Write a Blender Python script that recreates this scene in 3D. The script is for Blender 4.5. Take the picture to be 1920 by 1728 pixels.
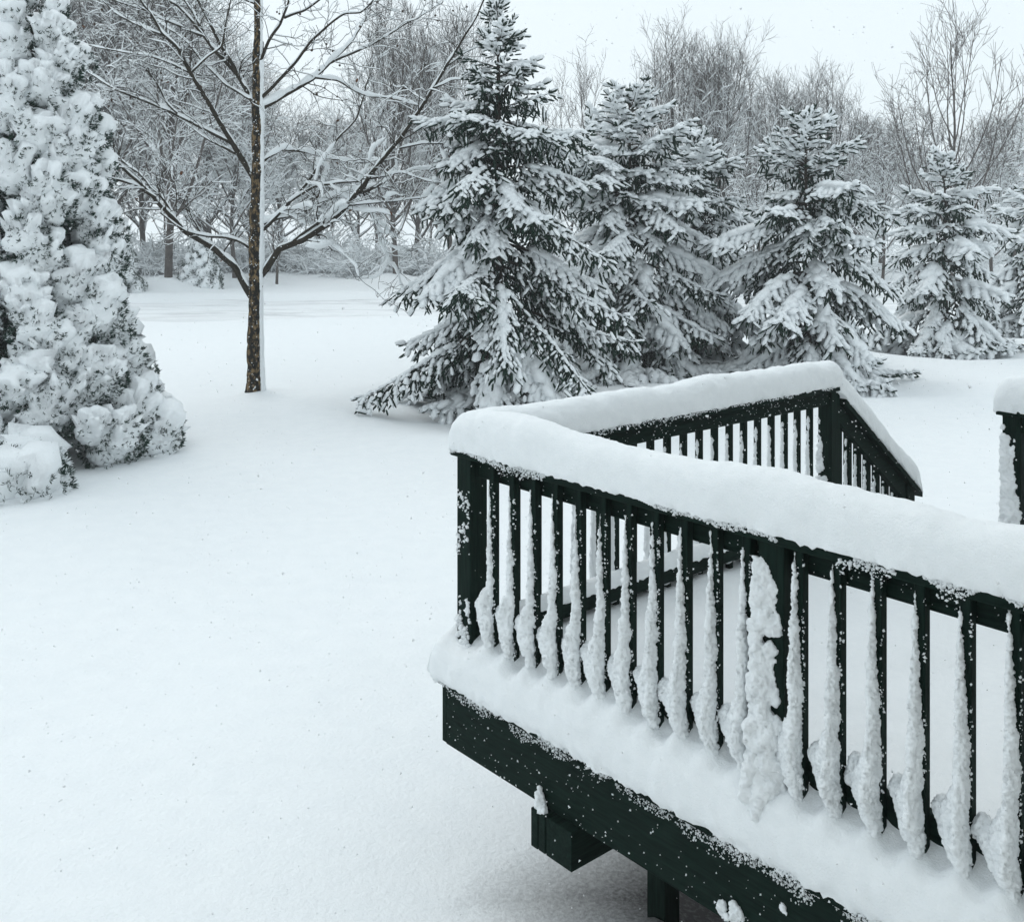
import bpy, bmesh, math
import numpy as np
from mathutils import Vector, Matrix

# ------------------------------------------------------------------ scene, camera, light
for o in list(bpy.data.objects):
    bpy.data.objects.remove(o)
SC = bpy.context.scene
COL = SC.collection
H = 2.75                      # camera height above the snow surface
F = 1930.0                    # focal length in photo pixels (1920 wide)
HOR = 425.0                   # horizon row in the photo

cam_d = bpy.data.cameras.new("camera")
cam = bpy.data.objects.new("camera", cam_d)
COL.objects.link(cam)
cam.location = (0, 0, H)
cam.rotation_euler = (math.radians(90), 0, 0)
cam_d.sensor_fit = 'HORIZONTAL'
cam_d.sensor_width = 36.0
cam_d.lens = 36.0 * F / 1920.0
cam_d.shift_y = -(864.0 - HOR) / 1920.0
cam_d.clip_end = 2000.0
cam_d.clip_start = 0.05
SC.camera = cam

SUN_EL, SUN_AZ = math.radians(48), math.radians(-35)
world = bpy.data.worlds.new("World")
SC.world = world
world.use_nodes = True
nt = world.node_tree
nt.nodes.clear()
sky = nt.nodes.new("ShaderNodeTexSky")
sky.sky_type = 'NISHITA'
sky.sun_disc = False
sky.sun_elevation = SUN_EL
sky.sun_rotation = SUN_AZ
sky.dust_density = 4.0
skys = nt.nodes.new("ShaderNodeMix"); skys.data_type = 'RGBA'
skys.inputs[0].default_value = 0.93           # thick even cloud over a little clear sky
skys.inputs[7].default_value = (7.85, 8.75, 9.2, 1)
bg = nt.nodes.new("ShaderNodeBackground")
bg.inputs[1].default_value = 0.1
wo = nt.nodes.new("ShaderNodeOutputWorld")
nt.links.new(sky.outputs[0], skys.inputs[6])
nt.links.new(skys.outputs[2], bg.inputs[0])
nt.links.new(bg.outputs[0], wo.inputs[0])

sun_d = bpy.data.lights.new("sun", 'SUN')
sun_d.energy = 0.5
sun_d.angle = math.radians(40)
sun_d.color = (1.0, 0.97, 0.93)
sun = bpy.data.objects.new("sun", sun_d)
COL.objects.link(sun)
sdir = Vector((math.sin(SUN_AZ) * math.cos(SUN_EL), math.cos(SUN_AZ) * math.cos(SUN_EL), math.sin(SUN_EL)))
sun.rotation_euler = sdir.to_track_quat('Z', 'Y').to_euler()
sun.location = (0, 0, 30)

vs = SC.view_settings
vs.view_transform = 'Standard'
vs.look = 'None'
vs.exposure = 0.22
vs.gamma = 1.0
vs.use_curve_mapping = False
SC.render.engine = 'CYCLES'
SC.cycles.use_denoising = True
SC.cycles.max_bounces = 8
SC.cycles.diffuse_bounces = 4
SC.cycles.volume_bounces = 1
SC.cycles.transparent_max_bounces = 4
SC.cycles.use_adaptive_sampling = True
SC.cycles.adaptive_threshold = 0.02

# ------------------------------------------------------------------ helpers
def rng(seed):
    return np.random.default_rng(seed)

def px(u, v, d):
    """photo pixel at depth d (metres along the view axis) -> world point"""
    return np.array([(u - 960.0) / F * d, d, H - (v - HOR) / F * d])

def ground_d(v, z=0.0):
    return (H - z) * F / (v - HOR)

def vnoise(p, seed=0):
    """smooth value noise in [-1,1], p (N,3)"""
    p = np.asarray(p, dtype=np.float64)
    i = np.floor(p).astype(np.int64)
    f = p - i
    f = f * f * f * (f * (f * 6 - 15) + 10)
    out = 0.0
    for dx in (0, 1):
        wx = f[:, 0] if dx else 1 - f[:, 0]
        for dy in (0, 1):
            wy = f[:, 1] if dy else 1 - f[:, 1]
            for dz in (0, 1):
                wz = f[:, 2] if dz else 1 - f[:, 2]
                h = ((i[:, 0] + dx) * 374761393 + (i[:, 1] + dy) * 668265263 + (i[:, 2] + dz) * 2147483647 + seed * 974634777) & 0xFFFFFFFF
                h = ((h ^ (h >> 13)) * 1274126177) & 0xFFFFFFFF
                h = ((h ^ (h >> 16)) * 2246822519) & 0xFFFFFFFF
                h = h ^ (h >> 15)
                out = out + wx * wy * wz * ((h & 0xFFFFFF) / float(0x7FFFFF) - 1.0)
    return out

def fbm(p, octv=3, seed=0):
    s, a = 0.0, 1.0
    p = np.asarray(p, dtype=np.float64)
    for k in range(octv):
        s = s + a * vnoise(p * (2.03 ** k) + 7.1 * k, seed + k)
        a *= 0.5
    return s

def make_mesh(name, verts, quads=None, tris=None, smooth=True):
    me = bpy.data.meshes.new(name)
    verts = np.asarray(verts, dtype=np.float32).reshape(-1, 3)
    parts, sizes = [], []
    if quads is not None and len(quads):
        q = np.asarray(quads, dtype=np.int32).reshape(-1, 4); parts.append(q.ravel()); sizes.append(np.full(len(q), 4, np.int32))
    if tris is not None and len(tris):
        t = np.asarray(tris, dtype=np.int32).reshape(-1, 3); parts.append(t.ravel()); sizes.append(np.full(len(t), 3, np.int32))
    loops = np.concatenate(parts); sz = np.concatenate(sizes)
    starts = np.concatenate([[0], np.cumsum(sz)[:-1]]).astype(np.int32)
    me.vertices.add(len(verts)); me.vertices.foreach_set("co", verts.ravel())
    me.loops.add(len(loops)); me.loops.foreach_set("vertex_index", loops)
    me.polygons.add(len(sz)); me.polygons.foreach_set("loop_start", starts)
    me.polygons.foreach_set("use_smooth", np.full(len(sz), smooth, dtype=bool))
    me.update(calc_edges=True)
    me.validate()
    return me

def link(name, me, mat=None, parent=None):
    if mat is not None and not me.materials:
        me.materials.append(mat)
    o = bpy.data.objects.new(name, me)
    COL.objects.link(o)
    if parent is not None:
        o.parent = parent
    if name == "snow" and parent is not None:
        o["kind"] = "stuff"               # lying snow: nothing one could count
    return o

def empty(name, loc=(0, 0, 0), rz=0.0):
    o = bpy.data.objects.new(name, None)
    COL.objects.link(o)
    o.location = loc
    o.rotation_euler = (0, 0, rz)
    o.empty_display_size = 0.3
    return o

def tag(o, label=None, cat=None, group=None, kind=None):
    if label: o["label"] = label
    if cat: o["category"] = cat
    if group: o["group"] = group
    if kind: o["kind"] = kind
    return o

def copy_tree(o, parent=None):
    c = o.copy(); COL.objects.link(c)
    if parent is not None: c.parent = parent
    for ch in list(o.children): copy_tree(ch, c)
    return c

class Geo:
    """collects vertices, quads and tris"""
    def __init__(s): s.v, s.q, s.t, s.n = [], [], [], 0
    def add(s, v, q=None, t=None):
        v = np.asarray(v).reshape(-1, 3)
        if q is not None and len(q): s.q.append(np.asarray(q).reshape(-1, 4) + s.n)
        if t is not None and len(t): s.t.append(np.asarray(t).reshape(-1, 3) + s.n)
        s.v.append(v); s.n += len(v)
    def mesh(s, name, smooth=True):
        return make_mesh(name, np.concatenate(s.v), np.concatenate(s.q) if s.q else None, np.concatenate(s.t) if s.t else None, smooth)

def norm(a): return a / np.maximum(np.linalg.norm(a, axis=-1, keepdims=True), 1e-9)

def frames(P):
    T = norm(np.gradient(P, axis=1))
    m = norm(P[:, -1] - P[:, 0])
    ref = np.where(np.abs(m[:, 2:3]) > 0.85, np.array([[1.0, 0.0, 0.0]]), np.array([[0.0, 0.0, 1.0]]))
    S = norm(np.cross(T, ref[:, None, :]))
    U = np.cross(S, T)
    return T, S, U

def tubes(P, R, sides=4, twist=0.0):
    """P (n,k,3), R (n,k) -> verts, quads"""
    n, k, _ = P.shape
    T, S, U = frames(P)
    a = np.arange(sides) / sides * 2 * np.pi + twist
    ring = S[:, :, None, :] * np.cos(a)[None, None, :, None] + U[:, :, None, :] * np.sin(a)[None, None, :, None]
    V = P[:, :, None, :] + ring * R[:, :, None, None]
    idx = np.arange(n * k * sides).reshape(n, k, sides)
    A = idx[:, :-1, :]; B = np.roll(A, -1, axis=2); D = idx[:, 1:, :]; Cc = np.roll(D, -1, axis=2)
    Q = np.stack([A, B, Cc, D], axis=-1).reshape(-1, 4)
    return V.reshape(-1, 3), Q

def snow_tubes(P, R, a=0.8, b=0.006, sides=5, seed=0, thr=0.3, keep=1.0, lump=0.35):
    """snow lying along the top of the branches"""
    r = rng(seed)
    T, S, U = frames(P)
    hz = np.sqrt(np.maximum(0, 1 - T[:, :, 2] ** 2))
    k = np.clip((hz - thr) / (1 - thr), 0, 1)
    sel = (k.mean(axis=1) > 0.12) & (r.random(len(P)) < keep)
    if not sel.any(): return None
    P, R, k = P[sel], R[sel], k[sel]
    nz = 1 + lump * fbm(P.reshape(-1, 3) * 5.0, 2, seed).reshape(k.shape)
    rs = (a * R + b) * np.sqrt(k) * np.maximum(nz, 0.15)
    rs[:, 0] *= 0.6; rs[:, -1] *= 0.25
    Ps = P.copy(); Ps[:, :, 2] += R * 0.75 + rs * 0.55
    return tubes(Ps, rs, sides)

def instance(tv, org, X, Y, Z):
    """template verts (V,3) placed at org (n,3) with scaled axes X,Y,Z (n,3)"""
    return (org[:, None, :] + tv[None, :, 0:1] * X[:, None, :] + tv[None, :, 1:2] * Y[:, None, :] + tv[None, :, 2:3] * Z[:, None, :]).reshape(-1, 3)

def inst_faces(f, nv, n):
    return (f[None] + (np.arange(n) * nv)[:, None, None]).reshape(-1, f.shape[1])

def ellipsoid(sides=6, rings=3):
    v = [(-1, 0, 0)]
    for i in range(rings):
        th = math.pi * (i + 1) / (rings + 1)
        for j in range(sides):
            a = 2 * math.pi * j / sides
            v.append((-math.cos(th), math.sin(th) * math.cos(a), math.sin(th) * math.sin(a)))
    v.append((1, 0, 0))
    q, t = [], []
    for j in range(sides): t.append((0, 1 + (j + 1) % sides, 1 + j))
    for i in range(rings - 1):
        for j in range(sides):
            a = 1 + i * sides + j; b = 1 + i * sides + (j + 1) % sides
            q.append((a, b, b + sides, a + sides))
    e = 1 + (rings - 1) * sides; L = len(v) - 1
    for j in range(sides): t.append((e + j, e + (j + 1) % sides, L))
    return np.array(v, float), np.array(q), np.array(t)

def ico(sub):
    bm = bmesh.new()
    bmesh.ops.create_icosphere(bm, subdivisions=sub, radius=1.0)
    v = np.array([x.co[:] for x in bm.verts]); t = np.array([[a.index for a in f.verts] for f in bm.faces])
    bm.free()
    return v, t

# ------------------------------------------------------------------ materials
def mat(name):
    m = bpy.data.materials.new(name); m.use_nodes = True
    b = m.node_tree.nodes["Principled BSDF"]
    return m, m.node_tree, b

def node(nt, typ, **kw):
    n = nt.nodes.new(typ)
    for k, v in kw.items(): setattr(n, k, v)
    return n

def snow_material(name, scale, strength, dist, col=(0.88, 0.905, 0.915), big=0.0):
    m, nt, b = mat(name)
    tc = node(nt, "ShaderNodeTexCoord")
    n1 = node(nt, "ShaderNodeTexNoise"); n1.inputs["Scale"].default_value = scale; n1.inputs["Detail"].default_value = 4; n1.inputs["Roughness"].default_value = 0.65
    nt.links.new(tc.outputs["Object"], n1.inputs["Vector"])
    bp = node(nt, "ShaderNodeBump"); bp.inputs["Strength"].default_value = strength; bp.inputs["Distance"].default_value = dist
    nt.links.new(n1.outputs[0], bp.inputs["Height"])
    nt.links.new(bp.outputs[0], b.inputs["Normal"])
    rp = node(nt, "ShaderNodeValToRGB")
    rp.color_ramp.elements[0].position = 0.3; rp.color_ramp.elements[1].position = 0.7
    rp.color_ramp.elements[0].color = (col[0] * 0.965, col[1] * 0.97, col[2] * 0.975, 1); rp.color_ramp.elements[1].color = (*col, 1)
    n2 = node(nt, "ShaderNodeTexNoise"); n2.inputs["Scale"].default_value = scale * 0.2; n2.inputs["Detail"].default_value = 3
    nt.links.new(tc.outputs["Object"], n2.inputs["Vector"])
    nt.links.new(n2.outputs[0], rp.inputs[0])
    nt.links.new(rp.outputs[0], b.inputs["Base Color"])
    b.inputs["Roughness"].default_value = 0.75
    b.inputs["Specular IOR Level"].default_value = 0.15
    return m

M_GROUND = snow_material("ground_snow", 30, 0.35, 0.03)
# under the deck: dusting on soil, with the deck's shade painted into the colour
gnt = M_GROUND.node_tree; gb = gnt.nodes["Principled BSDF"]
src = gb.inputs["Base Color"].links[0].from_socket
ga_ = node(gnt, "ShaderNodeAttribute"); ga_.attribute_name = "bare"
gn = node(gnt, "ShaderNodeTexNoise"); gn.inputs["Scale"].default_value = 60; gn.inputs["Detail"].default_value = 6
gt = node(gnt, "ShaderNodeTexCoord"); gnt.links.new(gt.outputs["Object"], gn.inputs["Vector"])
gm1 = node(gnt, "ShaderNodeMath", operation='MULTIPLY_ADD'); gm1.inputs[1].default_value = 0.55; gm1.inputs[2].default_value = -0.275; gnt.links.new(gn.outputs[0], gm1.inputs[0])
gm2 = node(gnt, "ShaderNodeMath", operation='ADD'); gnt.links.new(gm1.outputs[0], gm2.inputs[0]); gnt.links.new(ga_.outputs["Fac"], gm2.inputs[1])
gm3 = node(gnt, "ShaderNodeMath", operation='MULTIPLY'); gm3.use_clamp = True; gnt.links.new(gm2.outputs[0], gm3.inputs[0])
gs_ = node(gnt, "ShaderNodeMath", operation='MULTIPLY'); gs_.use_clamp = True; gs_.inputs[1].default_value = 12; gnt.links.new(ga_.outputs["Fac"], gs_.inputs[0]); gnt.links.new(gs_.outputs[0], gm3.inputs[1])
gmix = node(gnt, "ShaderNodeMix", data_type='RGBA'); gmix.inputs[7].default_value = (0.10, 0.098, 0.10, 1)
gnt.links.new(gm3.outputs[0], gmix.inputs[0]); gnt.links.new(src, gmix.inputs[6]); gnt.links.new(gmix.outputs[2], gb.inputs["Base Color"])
M_RAILSNOW = snow_material("packed_snow", 160, 0.55, 0.008)
M_TREESNOW = snow_material("tree_snow", 25, 0.4, 0.03)

def noise_col(name, c0, c1, scale, rough=0.8, stretch=None, bump=0.0, bdist=0.01, pos=(0.35, 0.65), spec=0.2):
    m, nt, b = mat(name)
    tc = node(nt, "ShaderNodeTexCoord")
    mp = node(nt, "ShaderNodeMapping")
    if stretch: mp.inputs["Scale"].default_value = stretch
    nt.links.new(tc.outputs["Object"], mp.inputs["Vector"])
    n1 = node(nt, "ShaderNodeTexNoise"); n1.inputs["Scale"].default_value = scale; n1.inputs["Detail"].default_value = 5; n1.inputs["Roughness"].default_value = 0.65
    nt.links.new(mp.outputs[0], n1.inputs["Vector"])
    rp = node(nt, "ShaderNodeValToRGB")
    rp.color_ramp.elements[0].position, rp.color_ramp.elements[1].position = pos
    rp.color_ramp.elements[0].color = (*c0, 1); rp.color_ramp.elements[1].color = (*c1, 1)
    nt.links.new(n1.outputs[0], rp.inputs[0]); nt.links.new(rp.outputs[0], b.inputs["Base Color"])
    if bump:
        bp = node(nt, "ShaderNodeBump"); bp.inputs["Strength"].default_value = bump; bp.inputs["Distance"].default_value = bdist
        nt.links.new(n1.outputs[0], bp.inputs["Height"]); nt.links.new(bp.outputs[0], b.inputs["Normal"])
    b.inputs["Roughness"].default_value = rough
    b.inputs["Specular IOR Level"].default_value = spec
    return m

M_WOODX = noise_col("dark_green_stained_wood", (0.0012, 0.0070, 0.0052), (0.0060, 0.0185, 0.0135), 6, 0.7, (1.2, 14, 14), 0.35, 0.004, spec=0.08)
M_WOODZ = noise_col("dark_green_stained_wood_upright", (0.0012, 0.0070, 0.0052), (0.0060, 0.0185, 0.0135), 6, 0.7, (14, 14, 1.2), 0.35, 0.004, spec=0.08)
M_WOODY = noise_col("dark_green_stained_wood_cross", (0.0012, 0.0070, 0.0052), (0.0060, 0.0185, 0.0135), 6, 0.7, (14, 1.2, 14), 0.35, 0.004, spec=0.08)
M_SIDING = noise_col("pale_siding", (0.66, 0.65, 0.62), (0.72, 0.71, 0.68), 4, 0.7)
M_SOIL = noise_col("bare_soil", (0.02, 0.018, 0.016), (0.05, 0.045, 0.04), 12, 0.95, None, 0.6, 0.03)
M_NEEDLE = noise_col("spruce_needles", (0.006, 0.020, 0.013), (0.016, 0.041, 0.027), 9, 0.75, spec=0.1)
M_JUNIPER = noise_col("juniper_foliage", (0.008, 0.026, 0.018), (0.024, 0.052, 0.038), 9, 0.75, spec=0.1)
M_SBARK = noise_col("spruce_bark", (0.025, 0.02, 0.016), (0.06, 0.048, 0.038), 20, 0.95, (3, 3, 1), 0.6, 0.02)
M_BARK = noise_col("sycamore_bark", (0.014, 0.012, 0.009), (0.22, 0.15, 0.075), 5, 0.95, (3.4, 3.4, 2.0), 1.0, 0.04, (0.49, 0.62))
M_LIMB = noise_col("limb_bark", (0.016, 0.014, 0.011), (0.045, 0.037, 0.026), 16, 0.95, None, 0.5, 0.01)
M_TWIG = noise_col("grey_brown_twigs", (0.055, 0.046, 0.042), (0.10, 0.084, 0.075), 5, 0.9)
M_BALL = noise_col("seed_balls", (0.03, 0.02, 0.014), (0.07, 0.045, 0.03), 40, 0.95)
M_LEAF = noise_col("dead_leaves", (0.09, 0.04, 0.02), (0.16, 0.075, 0.04), 20, 0.9)

# road snow: trodden, with faint grey slush in the ruts
M_ROAD, nt_, b_ = mat("rutted_road_snow")
tc = node(nt_, "ShaderNodeTexCoord"); mp = node(nt_, "ShaderNodeMapping"); mp.inputs["Scale"].default_value = (0.06, 0.85, 1.0); mp.inputs["Rotation"].default_value = (0, 0, -math.radians(9.0))
nt_.links.new(tc.outputs["Object"], mp.inputs["Vector"])
n1 = node(nt_, "ShaderNodeTexNoise"); n1.inputs["Scale"].default_value = 2.2; n1.inputs["Detail"].default_value = 8; n1.inputs["Roughness"].default_value = 0.7
nt_.links.new(mp.outputs[0], n1.inputs["Vector"])
rp = node(nt_, "ShaderNodeValToRGB")
rp.color_ramp.elements[0].position = 0.34; rp.color_ramp.elements[0].color = (0.58, 0.59, 0.60, 1)
rp.color_ramp.elements[1].position = 0.48; rp.color_ramp.elements[1].color = (0.87, 0.89, 0.90, 1)
nt_.links.new(n1.outputs[0], rp.inputs[0])
ra_ = node(nt_, "ShaderNodeAttribute"); ra_.attribute_name = "slush"
rmx = node(nt_, "ShaderNodeMix", data_type='RGBA'); rmx.inputs[7].default_value = (0.33, 0.33, 0.34, 1)
nt_.links.new(ra_.outputs["Fac"], rmx.inputs[0]); nt_.links.new(rp.outputs[0], rmx.inputs[6]); nt_.links.new(rmx.outputs[2], b_.inputs["Base Color"])
bp = node(nt_, "ShaderNodeBump"); bp.inputs["Strength"].default_value = 0.9; bp.inputs["Distance"].default_value = 0.08
nt_.links.new(n1.outputs[0], bp.inputs["Height"]); nt_.links.new(bp.outputs[0], b_.inputs["Normal"])
b_.inputs["Roughness"].default_value = 0.7

# ------------------------------------------------------------------ deck frame (used by the ground too)
TH = math.radians(-49.4)
DX = np.array([math.cos(TH), math.sin(TH)]); DY = np.array([-math.sin(TH), math.cos(TH)])
DA = np.array([-0.168, 4.15])
def to_deck(x, y):
    rx, ry = x - DA[0], y - DA[1]
    return rx * DX[0] + ry * DX[1], rx * DY[0] + ry * DY[1]

# ------------------------------------------------------------------ trees' places (photo pixel of the stem, depth)
TREE_D = ground_d(741)
TREE_X = (479 - 960) / F * TREE_D
SPRUCES = [  # u of the stem, depth, height, skirt radius, detail, seed, label
    (936, 15.7, 6.35, 2.60, 0.80, 1.15, 11, "tallest snow-laden spruce, its bare leader poking up, beside the bare sycamore"),
    (1182, 19.4, 5.40, 2.90, 0.58, 1.42, 22, "snow-laden spruce just right of the tallest spruce, its skirt behind the deck railing"),
    (1302, 21.5, 4.60, 2.50, 0.60, 1.70, 27, "half-hidden snow-laden spruce wedged between the second spruce and the broad one"),
    (1512, 18.6, 4.72, 2.60, 0.55, 1.38, 33, "broad snow-laden spruce right behind the corner where the stair rail starts"),
    (1772, 23.0, 4.2, 2.15, 0.50, 1.75, 44, "smaller snow-laden spruce standing below the tall sparse upright bare tree"),
    (1945, 26.5, 4.0, 2.1, 0.5, 2.1, 55, "small snow-laden spruce cut off by the edge, last of the spruce row"),
]
JUN = np.array([(62 - 960) / F * 12.3, 12.3])

# ------------------------------------------------------------------ ground
def ground_z(x, y):
    p = np.stack([x, y, np.zeros_like(x)], axis=-1)
    near = np.exp(-np.maximum(0, np.hypot(x, y) - 14) / 22)
    z = 0.05 * fbm(p * 0.22, 2, 3) + 0.024 * fbm(p * 0.8, 2, 9) * near
    z = z + 0.10 * np.exp(-((x - TREE_X - 0.15) ** 2 + (y - TREE_D) ** 2) / 0.45 ** 2)        # drift round the sycamore stem
    for (u, d, h, r, pw, det, sd, lb) in SPRUCES:
        sx = (u - 960) / F * d
        q = np.hypot(x - sx, y - d) / (r * 0.75)
        z = z - 0.16 * np.exp(-q ** 4) + 0.07 * np.exp(-((q - 1.45) / 0.3) ** 2)              # hollow below the boughs
    q = np.hypot(x - JUN[0], y - JUN[1])
    z = z + 0.22 * np.exp(-((x + 6.2) ** 2 / 1.2 ** 2 + (y - 10.9) ** 2 / 0.6 ** 2))
    # beyond the road the verge rises a little, with mounds at the stems
    z = z + 0.25 * np.clip((y - 0.24 * x - 41) / 12, 0, 1)
    for (u, d) in ((325, 43.5), (735, 48.5), (300, 43.8)):
        sx = (u - 960) / F * d
        z = z + 0.35 * np.exp(-((x - sx) ** 2 + (y - d) ** 2) / 1.3 ** 2)
    # the road bed
    w = road_w(x, y)
    z = z - 0.14 * np.exp(-(w / 4.9) ** 8)
    z = z + (0.14 + 0.05 * vnoise(p * 0.8, 33)) * np.exp(-((w + 5.7) / 0.55) ** 2) + 0.14 * np.exp(-((w - 5.6) / 0.9) ** 2)
    # under the deck the snow thins out
    tx, ty = to_deck(x, y)
    ins = 1 / (1 + np.exp(-(ty - 0.62 - 0.12 * vnoise(p * 2.2, 5)) / 0.16)) / (1 + np.exp((ty - 2.5) / 0.12)) / (1 + np.exp(-(tx - 0.5) / 0.22))
    z = z - 0.24 * ins
    px_, py_ = DA + DX * 0.58 + DY * 0.42
    z = z + 0.10 * np.exp(-((x - px_) ** 2 + (y - py_) ** 2) / 0.13 ** 2)
    return z

RA = math.radians(9.0)            # the road runs slightly away to the right
RC = np.array([0.0, 36.2])
def road_w(x, y):                 # signed distance across the road from its middle line
    return -(x - RC[0]) * math.sin(RA) + (y - RC[1]) * math.cos(RA)

def axis(lo, hi, n, c, k):
    t = np.linspace(np.arcsinh((lo - c) / k), np.arcsinh((hi - c) / k), n)
    return c + k * np.sinh(t)
gx = axis(-170, 170, 250, 0.5, 4.0); gy = axis(-25, 185, 250, 6.0, 4.5)
GX, GY = np.meshgrid(gx, gy)
GZ = ground_z(GX.ravel(), GY.ravel())
idx = np.arange(GX.size).reshape(GX.shape)
Q = np.stack([idx[:-1, :-1], idx[:-1, 1:], idx[1:, 1:], idx[1:, :-1]], -1).reshape(-1, 4)
gm = make_mesh("ground", np.stack([GX.ravel(), GY.ravel(), GZ], -1), Q)
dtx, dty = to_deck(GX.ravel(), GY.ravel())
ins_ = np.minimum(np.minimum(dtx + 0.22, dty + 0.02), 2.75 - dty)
at = gm.attributes.new("bare", 'FLOAT', 'POINT'); at.data.foreach_set("value", np.clip(ins_ / 0.62, 0, 1).astype(np.float32))  # grades inward from the deck edge: thinner snow plus painted deck shade
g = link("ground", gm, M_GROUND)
tag(g, "smooth deep fresh snow covering the whole lawn", "ground", kind="structure")

# the rutted road
L = np.linspace(-60, 60, 280); W = np.linspace(-5.2, 5.2, 80)
LL, WW = np.meshgrid(L, W)
rx = RC[0] + LL * math.cos(RA) - WW * math.sin(RA); ry = RC[1] + LL * math.sin(RA) + WW * math.cos(RA)
pp = np.stack([LL.ravel() * 0.3, WW.ravel() * 3, np.zeros(LL.size)], -1)
rz = -0.075 + 0.05 * np.sin(WW.ravel() * 3.3 + 0.6 * vnoise(pp * 0.3, 2)) * (0.5 + 0.5 * vnoise(pp * 0.7, 3)) + 0.035 * fbm(pp * 1.3, 3, 8)
rz = rz + 0.035 * np.sin(WW.ravel() * 8.3 + 2.0 * vnoise(pp * 0.5, 14)) * (0.6 + 0.4 * vnoise(pp * 0.9, 15))
rz = rz - 0.13 * np.exp(-((WW.ravel() + 3.9 + 0.25 * vnoise(pp * 0.35, 12)) / 0.28) ** 2) * (0.35 + 0.65 / (1 + np.exp(-(LL.ravel() + 9) / 3)))
rz = rz + 0.05 * fbm(np.stack([rx.ravel(), ry.ravel(), 0 * rz], -1) * 0.22, 2, 3) / 1.0
rz = rz - 0.12 * np.exp(-((np.abs(WW.ravel()) - 5.2) / 0.25) ** 2)
idx = np.arange(LL.size).reshape(LL.shape)
Q = np.stack([idx[:-1, :-1], idx[:-1, 1:], idx[1:, 1:], idx[1:, :-1]], -1).reshape(-1, 4)
rm = make_mesh("road", np.stack([rx.ravel(), ry.ravel(), rz], -1), Q)
wv_ = WW.ravel() + 0.25 * vnoise(pp * 0.35, 12); brk = np.clip(0.55 + 0.6 * fbm(pp * np.array([1.2, 0.5, 1]), 2, 19), 0, 1)
sl_ = 0.75 * np.exp(-((wv_ + 3.9) / 0.42) ** 2) * (0.25 + 0.75 / (1 + np.exp(-(LL.ravel() + 9) / 3)))
for c_, a_ in ((-2.5, 0.30), (-0.9, 0.26), (0.7, 0.30), (2.4, 0.26), (3.9, 0.2)): sl_ = np.maximum(sl_, a_ * np.exp(-((wv_ - c_) / 0.30) ** 2))
ra2 = rm.attributes.new("slush", 'FLOAT', 'POINT'); ra2.data.foreach_set("value", (sl_ * brk).astype(np.float32))
rd = link("road", rm, M_ROAD)
tag(rd, "snow-covered road with churned wheel ruts beyond the bare tree", "road", kind="structure")

# ------------------------------------------------------------------ the deck
deck = empty("wooden_deck", (DA[0], DA[1], 0.0), TH)
tag(deck, "dark green wooden deck with snow-topped railing and stairs", "deck")

BOXCACHE = {}
def box(name, x0, x1, y0, y1, z0, z1, m, parent=None, bev=0.003):
    key = (round(x1 - x0, 4), round(y1 - y0, 4), round(z1 - z0, 4), m.name)
    if key not in BOXCACHE:
        bm = bmesh.new()
        bmesh.ops.create_cube(bm, size=1.0, matrix=Matrix.Diagonal((x1 - x0, y1 - y0, z1 - z0, 1)))
        bmesh.ops.bevel(bm, geom=list(bm.edges), offset=bev, segments=1, affect='EDGES')
        me = bpy.data.meshes.new(name); bm.to_mesh(me); bm.free()
        me.materials.append(m)
        BOXCACHE[key] = me
    o = link(name, BOXCACHE[key], None, parent or deck)
    o.location = ((x0 + x1) / 2, (y0 + y1) / 2, (z0 + z1) / 2)
    return o

def prism(name, prof, y0, y1, m, parent=None):
    """profile in x or y/z plane: prof list of (y,z) extruded from x=y0..y1"""
    bm = bmesh.new()
    a = [bm.verts.new((y0, p[0], p[1])) for p in prof]; b = [bm.verts.new((y1, p[0], p[1])) for p in prof]
    n = len(prof)
    bm.faces.new(a[::-1]); bm.faces.new(b)
    for i in range(n): bm.faces.new((a[i], a[(i + 1) % n], b[(i + 1) % n], b[i]))
    bmesh.ops.recalc_face_normals(bm, faces=bm.faces)
    bmesh.ops.bevel(bm, geom=list(bm.edges), offset=0.003, segments=1, affect='EDGES')
    me = bpy.data.meshes.new(name); bm.to_mesh(me); bm.free()
    return link(name, me, m, parent or deck)

Z_CAP, Z_CAPT = 1.815, 1.853
Z_DECK = 0.91
XEND, YEND = 3.42, 2.72
LUMP_V, LUMP_T = ico(1)
SPK_V = np.array([(1, 0, 0), (-1, 0, 0), (0, 1, 0), (0, -1, 0), (0, 0, 1), (0, 0, -1)], float)
SPK_T = np.array([(0, 2, 4), (2, 1, 4), (1, 3, 4), (3, 0, 4), (2, 0, 5), (1, 2, 5), (3, 1, 5), (0, 3, 5)])
LUMPS = []
for s in range(6):
    LUMPS.append(SPK_V * (1.1 + 0.35 * vnoise(SPK_V * 1.7 + s * 9.3, s)[:, None]))

def lumps(pts, sizes, seed=0, flat=None):
    """small irregular snow clumps at pts"""
    r = rng(seed); G = Geo(); n = len(pts)
    kind = r.integers(0, len(LUMPS), n)
    for k in range(len(LUMPS)):
        s = np.where(kind == k)[0]
        if not len(s): continue
        A = norm(r.normal(size=(len(s), 3))); B = norm(np.cross(A, r.normal(size=(len(s), 3)))); C = np.cross(A, B)
        sc = sizes[s][:, None] * r.uniform(0.7, 1.3, (len(s), 3))
        G.add(instance(LUMPS[k], pts[s], A * sc[:, 0:1], B * sc[:, 1:2], C * sc[:, 2:3]), None, inst_faces(SPK_T, 6, len(s)))
    return G

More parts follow.
